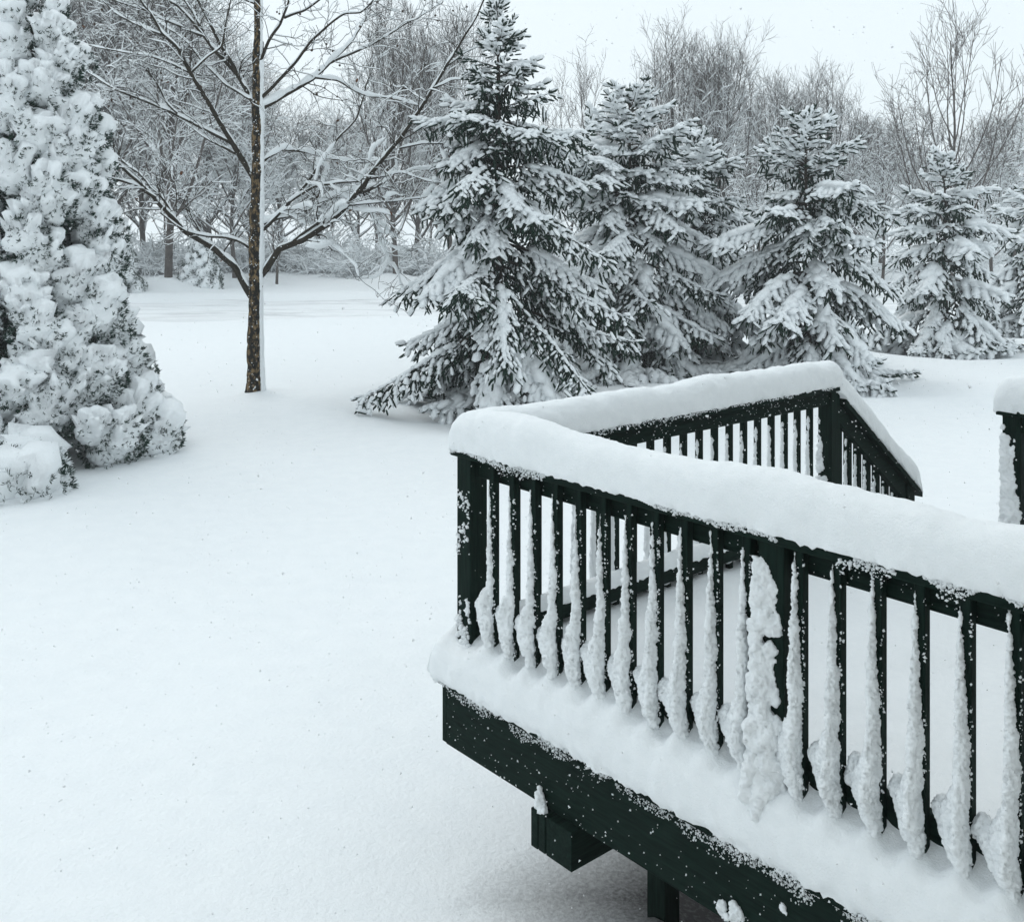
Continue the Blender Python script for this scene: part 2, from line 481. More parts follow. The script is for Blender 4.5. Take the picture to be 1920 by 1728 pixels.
def remeshed(name, G, vox, amp=0.004, sc=45, amp2=0.0, sc2=12, seed=0):
    me = G.mesh(name + "_raw")
    o = bpy.data.objects.new("tmp", me); COL.objects.link(o)
    md = o.modifiers.new("r", 'REMESH'); md.mode = 'VOXEL'; md.voxel_size = vox; md.use_smooth_shade = True
    dg = bpy.context.evaluated_depsgraph_get()
    m2 = bpy.data.meshes.new_from_object(o.evaluated_get(dg))
    bpy.data.objects.remove(o); bpy.data.meshes.remove(me)
    n = len(m2.vertices)
    co = np.empty(n * 3, np.float32); m2.vertices.foreach_get("co", co); co = co.reshape(-1, 3).astype(float)
    nn = np.empty(n * 3, np.float32); m2.vertex_normals.foreach_get("vector", nn); nn = nn.reshape(-1, 3)
    b = (1 - np.abs(fbm(co * sc + seed * 3.1, 2, seed))) - 0.6
    co = co + nn * (amp * b)[:, None]
    if amp2: co = co + nn * (amp2 * fbm(co * sc2 + seed, 2, seed + 4))[:, None]
    m2.vertices.foreach_set("co", co.astype(np.float32).ravel())
    m2.polygons.foreach_set("use_smooth", np.ones(len(m2.polygons), bool))
    m2.update()
    m2.name = name
    return m2

EL_V, EL_Q, EL_T = ellipsoid(10, 6)
def blobs(G, cs, rs):
    cs = np.asarray(cs, float); rs = np.asarray(rs, float); n = len(cs)
    I = np.eye(3)
    V = instance(EL_V, cs, rs[:, 0:1] * I[0], rs[:, 1:2] * I[1], rs[:, 2:3] * I[2])
    G.add(V, inst_faces(EL_Q, len(EL_V), n), inst_faces(EL_T, len(EL_V), n))

def loaf(name, p0, p1, hw, hh, parent, axis='x', seed=0, step=0.013, sag=0.006, slope=False, end0=True, end1=True, boxy=0.62, grain=0.0022):
    """rounded bank of snow from p0 to p1 (centre of its base), half width hw, height hh"""
    p0 = np.array(p0, float); p1 = np.array(p1, float)
    Ln = np.linalg.norm(p1 - p0); n = int(Ln / step) + 2
    t = np.linspace(0, 1, n); c = p0 + (p1 - p0) * t[:, None]
    T = (p1 - p0) / Ln
    side = np.array([0, 1.0, 0]) if axis == 'x' else np.array([1.0, 0, 0])
    m = 36
    ph = np.linspace(-0.16, math.pi + 0.16, m)
    cy = np.sign(np.cos(ph)) * np.abs(np.cos(ph)) ** 0.85; sz = np.sign(np.sin(ph)) * np.abs(np.sin(ph)) ** boxy
    s = t * Ln
    e = np.ones(n)
    rr = hw * 1.0
    if end0: e = np.minimum(e, np.sqrt(np.clip(1 - (1 - np.clip(s / rr, 0, 1)) ** 2.2, 0, 1)) * 0.75 + 0.25 * np.clip(s / 0.012, 0, 1))
    if end1: e = np.minimum(e, np.sqrt(np.clip(1 - (1 - np.clip((Ln - s) / rr, 0, 1)) ** 2.2, 0, 1)) * 0.75 + 0.25 * np.clip((Ln - s) / 0.012, 0, 1))
    wob = np.stack([s * 3.1, np.zeros(n) + seed, np.zeros(n)], -1)
    hv = hh * (1 + 0.10 * fbm(wob * 0.8, 2, seed)) * e
    wv = hw * (1 + 0.05 * fbm(wob * 2.1, 2, seed + 3)) * (0.55 + 0.45 * e)
    wv2 = hw * (1 + 0.05 * fbm(wob * 2.1, 2, seed + 5)) * (0.55 + 0.45 * e)
    V = c[:, None, :] + side * (np.where(cy >= 0, wv[:, None] * cy, wv2[:, None] * cy))[:, :, None]
    V[:, :, 2] += np.where(sz >= 0, hv[:, None] * sz, sag * sz / 0.35)
    P = V.reshape(-1, 3)
    nrm = np.stack([0 * sz, cy, np.maximum(sz, 0)], -1) if axis == 'x' else np.stack([cy, 0 * sz, np.maximum(sz, 0)], -1)
    nrm = np.broadcast_to(norm(nrm)[None], V.shape).reshape(-1, 3)
    low = np.clip(1 - np.broadcast_to(sz[None], (n, m)).ravel() / 0.5, 0, 1)
    b = 1 - np.abs(fbm(P * 38, 2, 7))
    d = grain * fbm(P * 70, 3, 1) + 0.0045 * fbm(P * 12, 2, 2) + low ** 3 * 0.012 * (b - 0.55)
    P = P + nrm * d[:, None]
    P[:, 2] -= low ** 3 * 0.010 * np.maximum(0, fbm(P * np.array([60, 60, 12]), 2, 6)) 
    idx = np.arange(n * m).reshape(n, m)
    Q = np.stack([idx[:-1, :-1], idx[1:, :-1], idx[1:, 1:], idx[:-1, 1:]], -1).reshape(-1, 4)
    under = np.stack([idx[:-1, -1], idx[1:, -1], idx[1:, 0], idx[:-1, 0]], -1)
    Q = np.concatenate([Q, under])
    if axis != 'x': Q = Q[:, ::-1]
    G = Geo(); G.add(P, Q)
    c0, c1 = P[idx[0]].mean(0), P[idx[-1]].mean(0)
    v = np.concatenate([P, [c0, c1]]); k = n * m
    t0 = np.stack([np.full(m, k), np.roll(idx[0], -1), idx[0]], -1); t1 = np.stack([np.full(m, k + 1), idx[-1], np.roll(idx[-1], -1)], -1)
    G = Geo(); G.add(v, Q, np.concatenate([t0, t1]))
    return link(name, G.mesh(name), M_RAILSNOW, parent)

R0 = rng(5)
# floor boards, joists, fascia
nb = 20
yb = np.linspace(-0.06, YEND, nb + 1)
for i in range(nb):
    box("floor_board", -0.18, XEND, yb[i] + 0.003, yb[i + 1] - 0.003, 0.88, Z_DECK, M_WOODX)
for x in np.arange(0.3, XEND, 0.4):
    box("joist", x, x + 0.038, 0.0, YEND - 0.04, 0.64, 0.877, M_WOODY)
box("fascia_board", -0.1235, XEND, -0.03, -0.004, 0.63, 0.862, M_WOODX)
box("fascia_board", -0.1525, -0.1240, -0.028, YEND, 0.632, 0.864, M_WOODY)
box("fascia_board", -0.1235, XEND, YEND - 0.03, YEND, 0.63, 0.862, M_WOODX)
# beam of two plies and a thick timber, its end jutting out below the fascia
box("beam_ply", 0.4445, 0.4815, -0.070, YEND - 0.1, 0.487, 0.628, M_WOODY)
box("beam_ply", 0.4835, 0.5200, -0.068, YEND - 0.1, 0.487, 0.626, M_WOODY)
box("beam_timber", 0.5225, 0.6555, -0.066, YEND - 0.1, 0.485, 0.625, M_WOODY)
for y in (0.49, 2.2):
    box("support_post", 0.508, 0.600, y, y + 0.092, -0.3, 0.484, M_WOODZ)
for x in (2.2,):
    box("beam_ply", x, x + 0.076, 0.0, YEND - 0.1, 0.487, 0.628, M_WOODY)
    for y in (0.49, 2.2):
        box("support_post", x - 0.008, x + 0.084, y, y + 0.092, -0.3, 0.484, M_WOODZ)
# snow stuck on the beam end and on the fascia
G = Geo()
blobs(G, [(0.475, -0.052, 0.645), (0.488, -0.055, 0.632), (0.466, -0.045, 0.665), (0.496, -0.055, 0.622), (0.462, -0.040, 0.684)], [(0.022, 0.022, 0.030), (0.024, 0.018, 0.022), (0.017, 0.016, 0.028), (0.012, 0.014, 0.014), (0.010, 0.012, 0.02)])
link("snow", remeshed("beam_snow", G, 0.004, 0.007, 70, 0.005, 35), M_RAILSNOW, deck)
G = Geo()
blobs(G, [(1.335, -0.035, 0.688), (1.345, -0.036, 0.672), (1.285, -0.034, 0.672), (1.280, -0.034, 0.655), (1.300, -0.034, 0.648), (1.505, -0.033, 0.775), (1.513, -0.033, 0.766)], [(0.02, 0.01, 0.022), (0.022, 0.012, 0.025), (0.014, 0.008, 0.02), (0.012, 0.008, 0.018), (0.02, 0.008, 0.012), (0.012, 0.007, 0.012), (0.010, 0.006, 0.008)])
link("snow", remeshed("fascia_snow", G, 0.0035, 0.010, 70, 0.008, 45), M_RAILSNOW, deck)

# railing posts
posts_front = [(-0.089, 0.0), (1.395, 1.485), (2.87, 2.96), (XEND - 0.09, XEND)]
PF = [box("railing_post", a, b, 0.0, 0.089, Z_DECK, Z_CAP - 0.002, M_WOODZ) for a, b in posts_front]
S2 = 2.614
P2 = box("railing_post", -0.089, 0.0, S2, S2 + 0.089, Z_DECK, Z_CAP - 0.002, M_WOODZ)
QX = 0.958
PQ = box("railing_post", QX, QX + 0.089, S2, S2 + 0.089, Z_DECK, Z_CAP - 0.002, M_WOODZ)
# rails
segs = [(0.0, 1.395), (1.485, 2.87), (2.96, XEND - 0.09)]
for a, b in segs:
    box("top_rail", a + 0.001, b - 0.001, 0.0395, 0.0770, 1.735, Z_CAP - 0.001, M_WOODX)
    box("bottom_rail", a + 0.001, b - 0.001, 0.0395, 0.0770, 1.108, 1.195, M_WOODX)
box("top_rail", -0.0495, -0.0120, 0.0905, S2 - 0.001, 1.735, Z_CAP - 0.001, M_WOODY)
BR2 = box("bottom_rail", -0.0495, -0.0120, 0.0905, S2 - 0.001, 1.035, 1.120, M_WOODY)
# handrails
cap_f = box("handrail", -0.110, XEND, -0.020, 0.120, Z_CAP, Z_CAPT, M_WOODX)
cap_b = box("handrail", -0.115, 0.025, 0.1205, S2 + 0.11, Z_CAP, Z_CAPT, M_WOODY)
cap_q = box("handrail", QX - 0.022, XEND, S2 - 0.025, S2 + 0.115, Z_CAP, Z_CAPT, M_WOODX)
box("top_rail", QX + 0.09, XEND - 0.1, S2 + 0.012, S2 + 0.05, 1.735, Z_CAP - 0.001, M_WOODX)
box("bottom_rail", QX + 0.09, XEND - 0.1, S2 + 0.012, S2 + 0.05, 1.035, 1.120, M_WOODX)

def unparent_loc(o): return o
def snow_on(o, me):
    s = link("snow", me, M_RAILSNOW, o)
    s.matrix_parent_inverse = Matrix.Translation(-Vector(o.location))
    return s

# balusters of the front railing, each with its own wind-packed ridge of snow
edges = [0.148 + 0.1217 * k for k in range(11)] + [1.5497 + 0.1227 * k for k in range(11)] + [3.06 + 0.1227 * k for k in range(2)]
BW = 0.031
for k, re in enumerate(edges):
    b = box("baluster", re - BW, re, 0.0005, BW, Z_DECK + 0.02, Z_CAP - 0.0015, M_WOODZ)
    r = rng(100 + k)
    G = Geo(); cs, rs = [], []
    far_ = np.clip((9 - k) / 9, 0, 1)
    ztop = 1.80 - 0.05 * far_ - 0.03 * r.random()
    zb = 1.085
    thick = 0.024 + 0.048 * np.clip(k / 12, 0, 1) + 0.004 * r.random()
    zs = np.arange(ztop, zb, -0.011)
    nz = fbm(np.stack([zs * 13, 0 * zs + k * 3.3, 0 * zs], -1), 2, 71); nz2 = fbm(np.stack([zs * 30, 0 * zs + k * 5.1, 0 * zs + 9], -1), 2, 72)
    for z, e1, e2 in zip(zs, nz, nz2):
        f = (ztop - z) / (ztop - zb)
        p = (0.0015 + thick * f ** 0.80 * (1 + 0.16 * e1)) * np.clip((z - 1.075) / 0.12, 0.15, 1)
        w = 0.0028 + 0.0132 * min(1, f * 1.9) * (1 + 0.16 * e2)
        cs.append((re - BW + w * 0.95 + 0.0008, -p * 0.5 + 0.002, z)); rs.append((w, p * 0.58 + 0.002, 0.017))
    # drift on the bottom rail against the left of the baluster, sloping down to the foot
    gp = 0.080 + 0.012 * r.normal()
    for q in np.linspace(0, 1, 9):
        cs.append((re - 0.020 - gp * (1 - q) ** 0.9, 0.028 - 0.044 * q, 1.232 - 0.075 * q ** 1.5 + 0.006 * r.normal()))
        rs.append((0.022 + 0.004 * q, 0.030 - 0.004 * q, 0.030 + 0.010 * math.sin(q * 3.1) + 0.004 * r.normal()))
        if q < 0.95:                                                          # packed full up to the ridge
            for m_ in (0.33, 0.66):
                x_ = cs[-1][0] if m_ == 0.33 else x_
                x1_ = re - 0.018
                cs.append((x_ + (x1_ - x_) * m_, 0.020 - 0.040 * q, 1.232 - 0.070 * q ** 1.5)); rs.append((0.024, 0.030, 0.026))
    cs.append((re - 0.045, 0.000, 1.242)); rs.append((0.030, 0.036, 0.050)); cs.append((re - 0.030, -0.012, 1.285)); rs.append((0.020, 0.034, 0.05))
    cs.append((re - 0.016, -0.010, 1.125)); rs.append((0.019, 0.022, 0.035))
    blobs(G, cs, rs)
    vis = k < 18
    me = remeshed("baluster_snow", G, (0.0048 if k > 6 else 0.006) if vis else 0.016, 0.010, 105, 0.0035, 34, seed=k)
    snow_on(b, me)
    if vis:                                                                   # rime on the sheltered edge
        n = 130; z = zb + (ztop - zb) * r.random(n) ** 1.25
        pts = np.stack([re + 0.0015 + 0 * z, -0.004 + 0.010 * np.abs(r.normal(size=n)) * 0.7, z], -1)
        pts[:, 0] -= 0.004 * r.random(n)
        pts = pts[fbm(pts * np.array([40, 40, 30]) + k, 2, 3) > -0.15]
        snow_on(b, lumps(pts, 0.0012 + 0.0038 * r.random(len(pts)) ** 2, k).mesh("rime"))

# posts' snow
def patch(parent, x0, x1, z0, z1, y, n, seed, smax=0.012, bias=1.0, ax='x'):
    r = rng(seed)
    pts = np.stack([r.uniform(x0, x1, n), np.full(n, y), z0 + (z1 - z0) * r.random(n) ** bias], -1)
    keep = fbm(pts * np.array([26, 26, 14]), 2, seed) > -0.05
    pts = pts[keep]
    if ax == 'y': pts = pts[:, [1, 0, 2]]
    G = lumps(pts, r.uniform(0.003, smax, len(pts)) * r.uniform(0.5, 1.0, len(pts)), seed)
    return snow_on(parent, G.mesh("post_snow"))
patch(PF[0], -0.088, -0.004, 1.02, 1.68, -0.001, 420, 1, 0.011, 1.5)
patch(PF[0], -0.086, -0.003, 1.02, 1.25, -0.006, 250, 2, 0.015, 1.3)
def post_cover(post, x0, x1, y, z0, z1, seed, full=0.6, thick=0.03, n=1500, vox=0.006):
    """rough wind-packed snow over the weather face of a post, thinning to a ragged edge"""
    r = rng(seed)
    z = z0 + (z1 - z0) * r.random(n); f = 1 - (z - z0) / (z1 - z0); t = r.random(n)
    edge = np.clip(full * (0.35 + 0.95 * f ** 0.8) + 0.24 * fbm(np.stack([z * 9, 0 * z + seed, 0 * z], -1), 3, seed), 0.05, 1.05)
    x = x0 + (x1 - x0) * t
    holes = fbm(np.stack([x * 38, z * 30, 0 * z + seed], -1), 3, seed + 1)
    ok = (t < edge) & (holes > -0.25 - 0.5 * (edge - t))
    x, z, f, t, edge = x[ok], z[ok], f[ok], t[ok], edge[ok]
    th = thick * (0.25 + 0.9 * f) * np.clip((edge - t) * 2.5, 0.12, 1) * (1 + 0.35 * fbm(np.stack([x * 30, z * 30, 0 * z], -1), 2, seed + 2))
    cs = np.stack([x, np.full(len(x), y) - th * 0.5, z], -1); q = r.uniform(0.007, 0.013, len(x))
    G = Geo(); blobs(G, cs, np.stack([q, th * 0.6 + 0.003, q * 1.1], -1))
    return snow_on(post, remeshed("post_snow", G, vox, 0.0085, 95, 0.004, 30, seed=seed))
post_cover(PF[1], 1.386, 1.485, 0.0, 1.0, 1.76, 77, 1.12, 0.055, 2600)
G = Geo(); cs, rs = [], []
for q in np.linspace(0, 1, 7):
    cs.append((1.385 + 0.05 * q, 0.02 - 0.06 * q, 1.21 - 0.14 * q)); rs.append((0.036, 0.04, 0.045))
blobs(G, cs, rs)
snow_on(PF[1], remeshed("post_drift", G, 0.006, 0.007, 60, 0.004, 20, seed=9))

# handrail snow
loaf("snow", (-0.128, 0.050, Z_CAPT - 0.001), (XEND, 0.050, Z_CAPT - 0.001), 0.083, 0.152, deck, 'x', 1)
loaf("snow", (-0.045, 0.02, Z_CAPT - 0.001), (-0.045, S2 + 0.105, Z_CAPT - 0.001), 0.080, 0.140, deck, 'y', 2)
loaf("snow", (QX - 0.045, S2 + 0.045, Z_CAPT - 0.012), (XEND, S2 + 0.045, Z_CAPT - 0.012), 0.084, 0.155, deck, 'x', 3, step=0.012)
# ragged crust hanging on the handrail edges
def fringe(x0, x1, yv, z0, z1, n, seed, axis='x', smax=0.010):
    r = rng(seed)
    a = r.uniform(x0, x1, n); z = z1 - (z1 - z0) * np.abs(r.normal(size=n)) * 0.5
    k = fbm(np.stack([a * 9, z * 20, 0 * a + seed], -1), 2, seed) > (-0.42 + (z1 - z) * 17)
    a, z = a[k], z[k]
    c = np.full(len(a), yv) + 0.002 * r.normal(size=len(a))
    pts = np.stack([a, c, z], -1) if axis == 'x' else np.stack([c, a, z], -1)
    return link("snow", lumps(pts, 0.0014 + (smax - 0.0014) * r.random(len(a)) ** 1.8, seed).mesh("fringe"), M_RAILSNOW, deck)
fringe(-0.11, 2.7, -0.0212, 1.813, 1.856, 10000, 4, smax=0.0054)
fringe(0.12, S2 + 0.1, 0.0262, 1.822, 1.854, 2500, 5, 'y', 0.005)

def specks(x0, x1, z0, z1, c, n, seed, axis='x', smax=0.005):
    r = rng(seed); a = r.uniform(x0, x1, n); z = r.uniform(z0, z1, n); c = np.full(n, c)
    pts = np.stack([a, c, z], -1) if axis == 'x' else np.stack([c, a, z], -1)
    return link("snow", lumps(pts, 0.0012 + (smax - 0.0012) * r.random(n) ** 3, seed).mesh("specks"), M_RAILSNOW, deck)
specks(-0.12, 2.6, 0.635, 0.85, -0.0305, 230, 91, smax=0.0045)
specks(0.0, 2.6, 1.74, 1.81, 0.0385, 160, 92, smax=0.004)
specks(0.12, S2, 1.74, 1.81, -0.0112, 170, 93, 'y', 0.005)
# snow on the deck floor and the bank on the ledge outside the railing
NX, NY = 150, 100
ax_, ay_ = np.linspace(-0.16, XEND, NX), np.linspace(0.01, YEND + 0.02, NY)
XX, YY = np.meshgrid(ax_, ay_)
pp = np.stack([XX.ravel(), YY.ravel(), 0 * XX.ravel()], -1)
ZZ = 0.985 + 0.018 * fbm(pp * 2.2, 3, 21) + 0.012 * np.exp(-(XX.ravel() - 0.03) ** 2 / 0.05 ** 2) + 0.05 * np.exp(-(YY.ravel() - 0.03) ** 2 / 0.09 ** 2)
ZZ = np.where((XX.ravel() < -0.15) | (YY.ravel() > YEND) | (YY.ravel() < 0.012), 0.905, ZZ)
idx = np.arange(XX.size).reshape(XX.shape)
Q = np.stack([idx[:-1, :-1], idx[:-1, 1:], idx[1:, 1:], idx[1:, :-1]], -1).reshape(-1, 4)
link("snow", make_mesh("deck_snow", np.stack([XX.ravel(), YY.ravel(), ZZ], -1), Q), M_RAILSNOW, deck)
# ledge bank: section from the balusters out over the deck edge
def ledge(name, p0, p1, axis, seed, hin=0.176, wout=0.086):
    Ln = p1 - p0; n = int(Ln / 0.013); m = 28
    s = np.linspace(p0, p1, n)
    u = np.linspace(0, 1, m)
    prof_o = np.interp(u, [0, 0.15, 0.35, 0.55, 0.75, 0.9, 1.0], [-0.05, -0.01, 0.030, 0.064, 0.084, 0.090, 0.070])
    prof_z = np.interp(u, [0, 0.15, 0.35, 0.55, 0.75, 0.9, 1.0], [1.22, 1.04, 0.97, 0.85, 0.56, 0.13, -0.04]) * hin
    wob = np.stack([s * 3.0, 0 * s + seed, 0 * s], -1)
    wv = (wout / 0.09) * (1 + 0.09 * fbm(wob, 2, seed)); hv = 1 + 0.14 * fbm(wob * 1.6, 2, seed + 1)
    e = np.clip((s - p0) / 0.06, 0, 1); e = np.sqrt(1 - (1 - e) ** 2)
    O = np.where(prof_o[None] > 0, prof_o[None] * wv[:, None], prof_o[None])
    Zc = prof_z[None] * hv[:, None] * (0.72 + 0.28 * e[:, None]) + Z_DECK
    if axis == 'x':                                                            # a small drift at the foot of every baluster
        foot = sum(np.exp(-((s - (e_ - 0.030)) / 0.030) ** 2) for e_ in edges)
        Zc = Zc + 0.034 * foot[:, None] * np.interp(u, [0, 0.15, 0.45, 0.7], [0.5, 1.0, 0.75, 0.0])[None]
        V = np.stack([np.broadcast_to(s[:, None], O.shape), -O, Zc], -1)
    else: V = np.stack([-0.089 - O * 1.0, np.broadcast_to(s[:, None], O.shape), Zc], -1)
    P = V.reshape(-1, 3)
    low = np.broadcast_to(np.clip((u - 0.7) / 0.3, 0, 1)[None], O.shape).ravel()
    b = 1 - np.abs(fbm(P * 36, 2, 8))
    d = 0.003 * fbm(P * 55, 2, 31) + 0.007 * fbm(P * 13, 2, 32) + low * 0.016 * (b - 0.55)
    if axis == 'x': P[:, 1] -= d * (0.4 + 0.6 * low); 
    else: P[:, 0] -= d * (0.4 + 0.6 * low)
    P[:, 2] += d * 0.8 * (1 - low)
    P[:, 2] -= low * 0.014 * np.maximum(0, fbm(P * np.array([50, 50, 10]), 2, 33))
    idx = np.arange(n * m).reshape(n, m)
    Q = np.stack([idx[:-1, :-1], idx[:-1, 1:], idx[1:, 1:], idx[1:, :-1]], -1).reshape(-1, 4)
    if axis != 'x': Q = Q[:, ::-1]
    c = P[idx[0]].mean(0); k = n * m
    t0 = np.stack([np.full(m - 1, k), idx[0, :-1], idx[0, 1:]], -1)
    G = Geo(); G.add(np.concatenate([P, [c]]), Q, t0)
    return link(name, G.mesh(name), M_RAILSNOW, deck)
G = Geo()
blobs(G, [(-0.112, -0.012, 0.950), (-0.090, -0.02, 0.975), (-0.118, 0.03, 0.97), (-0.105, 0.01, 0.995), (-0.05, -0.025, 0.970), (-0.122, 0.08, 0.955), (-0.115, -0.005, 0.985), (-0.10, 0.03, 1.03)], [(0.050, 0.050, 0.050), (0.055, 0.045, 0.060), (0.042, 0.065, 0.055), (0.042, 0.045, 0.055), (0.08, 0.042, 0.065), (0.036, 0.09, 0.06), (0.050, 0.055, 0.065), (0.04, 0.06, 0.05)])
link("snow", remeshed("corner_snow", G, 0.007, 0.004, 45, 0.006, 14, seed=6), M_RAILSNOW, deck)
ledge("snow", -0.168, XEND, 'x', 41)
ledge("snow", 0.0, S2 + 0.1, 'y', 42, 0.14, 0.072)
fringe(-0.17, 2.6, -0.0610, 0.876, 0.918, 8000, 14, smax=0.0054)
fringe(-0.12, 2.6, -0.0308, 0.815, 0.870, 3500, 15, smax=0.0045)

# back railing balusters (seen from inside) with shared snow
bsn = []
for v in range(4):
    r = rng(300 + v); G = Geo(); cs, rs = [], []
    for z in np.arange(0.0, 0.62, 0.024):
        f = 1 - z / 0.62
        cs.append((-0.004 * r.random(), -0.019 - 0.008 * f, 0.03 + z)); rs.append((0.012 + 0.008 * f, 0.006 + 0.014 * f * (1 + 0.3 * r.normal()), 0.024))
    cs.append((0, -0.02, 0.02)); rs.append((0.03, 0.045, 0.05))
    blobs(G, cs, rs)
    bsn.append(remeshed("baluster_snow_thin", G, 0.009, 0.008, 48, seed=v + 50))
k = 0
for y in np.arange(0.163, S2 - 0.05, 0.122):
    b = box("baluster", -0.0820, -0.0510, y, y + 0.031, Z_DECK + 0.02, Z_CAP - 0.0015, M_WOODZ)
    s = link("snow", bsn[k % 4], M_RAILSNOW, b); s.location = (0, 0.004, 1.03 - float(b.location.z)); k += 1
# drift along the back bottom rail
loaf("snow", (-0.028, 0.10, 1.112), (-0.028, S2, 1.112), 0.034, 0.055, deck, 'y', 6, step=0.012, boxy=0.8)
post_cover(P2, -0.089, 0.0, S2, 1.0, 1.66, 8, 0.62, 0.030, 1300, 0.006)
for k, x in enumerate(np.arange(QX + 0.17, XEND - 0.2, 0.122)):
    box("baluster", x, x + 0.038, S2 + 0.051, S2 + 0.089, Z_DECK + 0.02, Z_CAP - 0.0015, M_WOODZ)
post_cover(PQ, QX - 0.002, QX + 0.089, S2, 0.95, 1.76, 18, 1.15, 0.030, 1700, 0.007)

# stairs: two sloping handrails, newel posts, balusters, stringers and treads
Y0, Y1 = S2 + 0.045, S2 + 0.99
ZS0, ZS1 = Z_CAPT - 0.03, Z_CAPT - 0.76
def slope_z(y): return ZS0 + (ZS1 - ZS0) * (y - Y0) / (Y1 - Y0)
for sx in (0.0, QX + 0.089):
    x0 = sx - 0.089
    hr = prism("handrail", [(Y0 + 0.068, slope_z(Y0 + 0.068) - 0.045), (Y1, slope_z(Y1) - 0.045), (Y1, slope_z(Y1)), (Y0 + 0.068, slope_z(Y0 + 0.068))], x0 - 0.025, x0 + 0.115, M_WOODY)
    prism("top_rail", [(Y0 + 0.05, slope_z(Y0 + 0.05) - 0.16), (Y1 - 0.14, slope_z(Y1 - 0.14) - 0.16), (Y1 - 0.14, slope_z(Y1 - 0.14) - 0.049), (Y0 + 0.05, slope_z(Y0 + 0.05) - 0.049)], x0 + 0.04, x0 + 0.077, M_WOODY)
    prism("bottom_rail", [(Y0 + 0.05, slope_z(Y0 + 0.05) - 0.80), (Y1 - 0.14, slope_z(Y1 - 0.14) - 0.80), (Y1 - 0.14, slope_z(Y1 - 0.14) - 0.71), (Y0 + 0.05, slope_z(Y0 + 0.05) - 0.71)], x0 + 0.04, x0 + 0.077, M_WOODY)
    prism("newel_post", [(Y1 - 0.139, 0.0), (Y1 - 0.05, 0.0), (Y1 - 0.05, slope_z(Y1 - 0.05) - 0.047), (Y1 - 0.139, slope_z(Y1 - 0.139) - 0.047)], x0, x0 + 0.089, M_WOODZ)
    for y in np.arange(Y0 + 0.11, Y1 - 0.2, 0.105):
        bl = prism("baluster", [(y, slope_z(y) - 0.84), (y + 0.038, slope_z(y + 0.038) - 0.84), (y + 0.038, slope_z(y + 0.038) - 0.05), (y, slope_z(y) - 0.05)], x0 + 0.001, x0 + 0.039, M_WOODZ)
        s = link("snow", bsn[int(y * 100) % 4], M_RAILSNOW, bl); s.location = (x0 + 0.02, y + 0.022, slope_z(y) - 0.79)
    prism("stringer", [(YEND + 0.005, 0.60), (YEND + 0.005, 0.87), (Y1 + 0.28, 0.13), (Y1 + 0.28, -0.1), (Y1 + 0.1, -0.1)], x0 + 0.02 + (0.075 if sx == 0 else -0.03), x0 + 0.058 + (0.075 if sx == 0 else -0.03), M_WOODY)
    ln = math.hypot(Y1 - Y0, ZS1 - ZS0)
    loaf("snow", (x0 + 0.045, Y0 - 0.02, slope_z(Y0 - 0.02) - 0.004), (x0 + 0.045, Y1 + 0.012, slope_z(Y1 + 0.012) - 0.004), 0.080, 0.145, deck, 'y', 60 + int(sx * 10), step=0.010)
for i in range(3):
    yy = YEND + 0.02 + 0.27 * i; zz = Z_DECK - 0.2 * (i + 1)
    t = box("tread", 0.048, QX - 0.035, yy, yy + 0.27, zz - 0.035, zz, M_WOODX)
    loaf("snow", (0.05, yy + 0.14, zz - 0.004), (QX - 0.04, yy + 0.14, zz - 0.004), 0.125, 0.11, deck, 'x', 70 + i, step=0.02)

# the house wall the deck is built against, just behind the camera
house = empty("house", (DA[0] + DX[0] * (XEND + 0.03), DA[1] + DX[1] * (XEND + 0.03), 0.0), TH)
tag(house, "house with pale lapped siding that the deck is built against", "house")
for i in range(19):
    z0 = -0.2 + 0.2 * i
    prism("siding_board", [(-9.0, z0), (9.0, z0), (9.0, z0 + 0.198), (-9.0, z0 + 0.198)], 0.0, 0.02, M_SIDING, house)
prism("wall", [(-9.0, -0.2), (9.0, -0.2), (9.0, 3.65), (-9.0, 3.65)], 0.022, 0.22, M_SIDING, house)
G = Geo()
rv = np.array([(x, y, z + t) for x, z in ((-0.45, 3.62), (5.0, 5.6)) for y in (-9.4, 9.4) for t in (0.0, 0.2)])
G.add(rv, np.array([(0, 2, 6, 4), (1, 5, 7, 3), (0, 1, 3, 2), (4, 6, 7, 5), (0, 4, 5, 1), (2, 3, 7, 6)]))
link("roof", G.mesh("roof", False), M_TREESNOW, house)

# bare soil below the deck
n = 40
XX, YY = np.meshgrid(np.linspace(0.2, XEND - 0.05, n), np.linspace(0.3, YEND - 0.1, n))
wx = DA[0] + XX * DX[0] + YY * DY[0]; wy = DA[1] + XX * DX[1] + YY * DY[1]
zz = -0.185 + 0.02 * fbm(np.stack([wx.ravel() * 4, wy.ravel() * 4, 0 * wx.ravel()], -1), 3, 5)
idx = np.arange(n * n).reshape(n, n)
Q = np.stack([idx[:-1, :-1], idx[:-1, 1:], idx[1:, 1:], idx[1:, :-1]], -1).reshape(-1, 4)
so = link("bare_soil", make_mesh("bare_soil", np.stack([wx.ravel(), wy.ravel(), zz], -1), Q), M_SOIL)
tag(so, "bare dark soil sheltered from the snow under the deck", "soil", kind="structure")

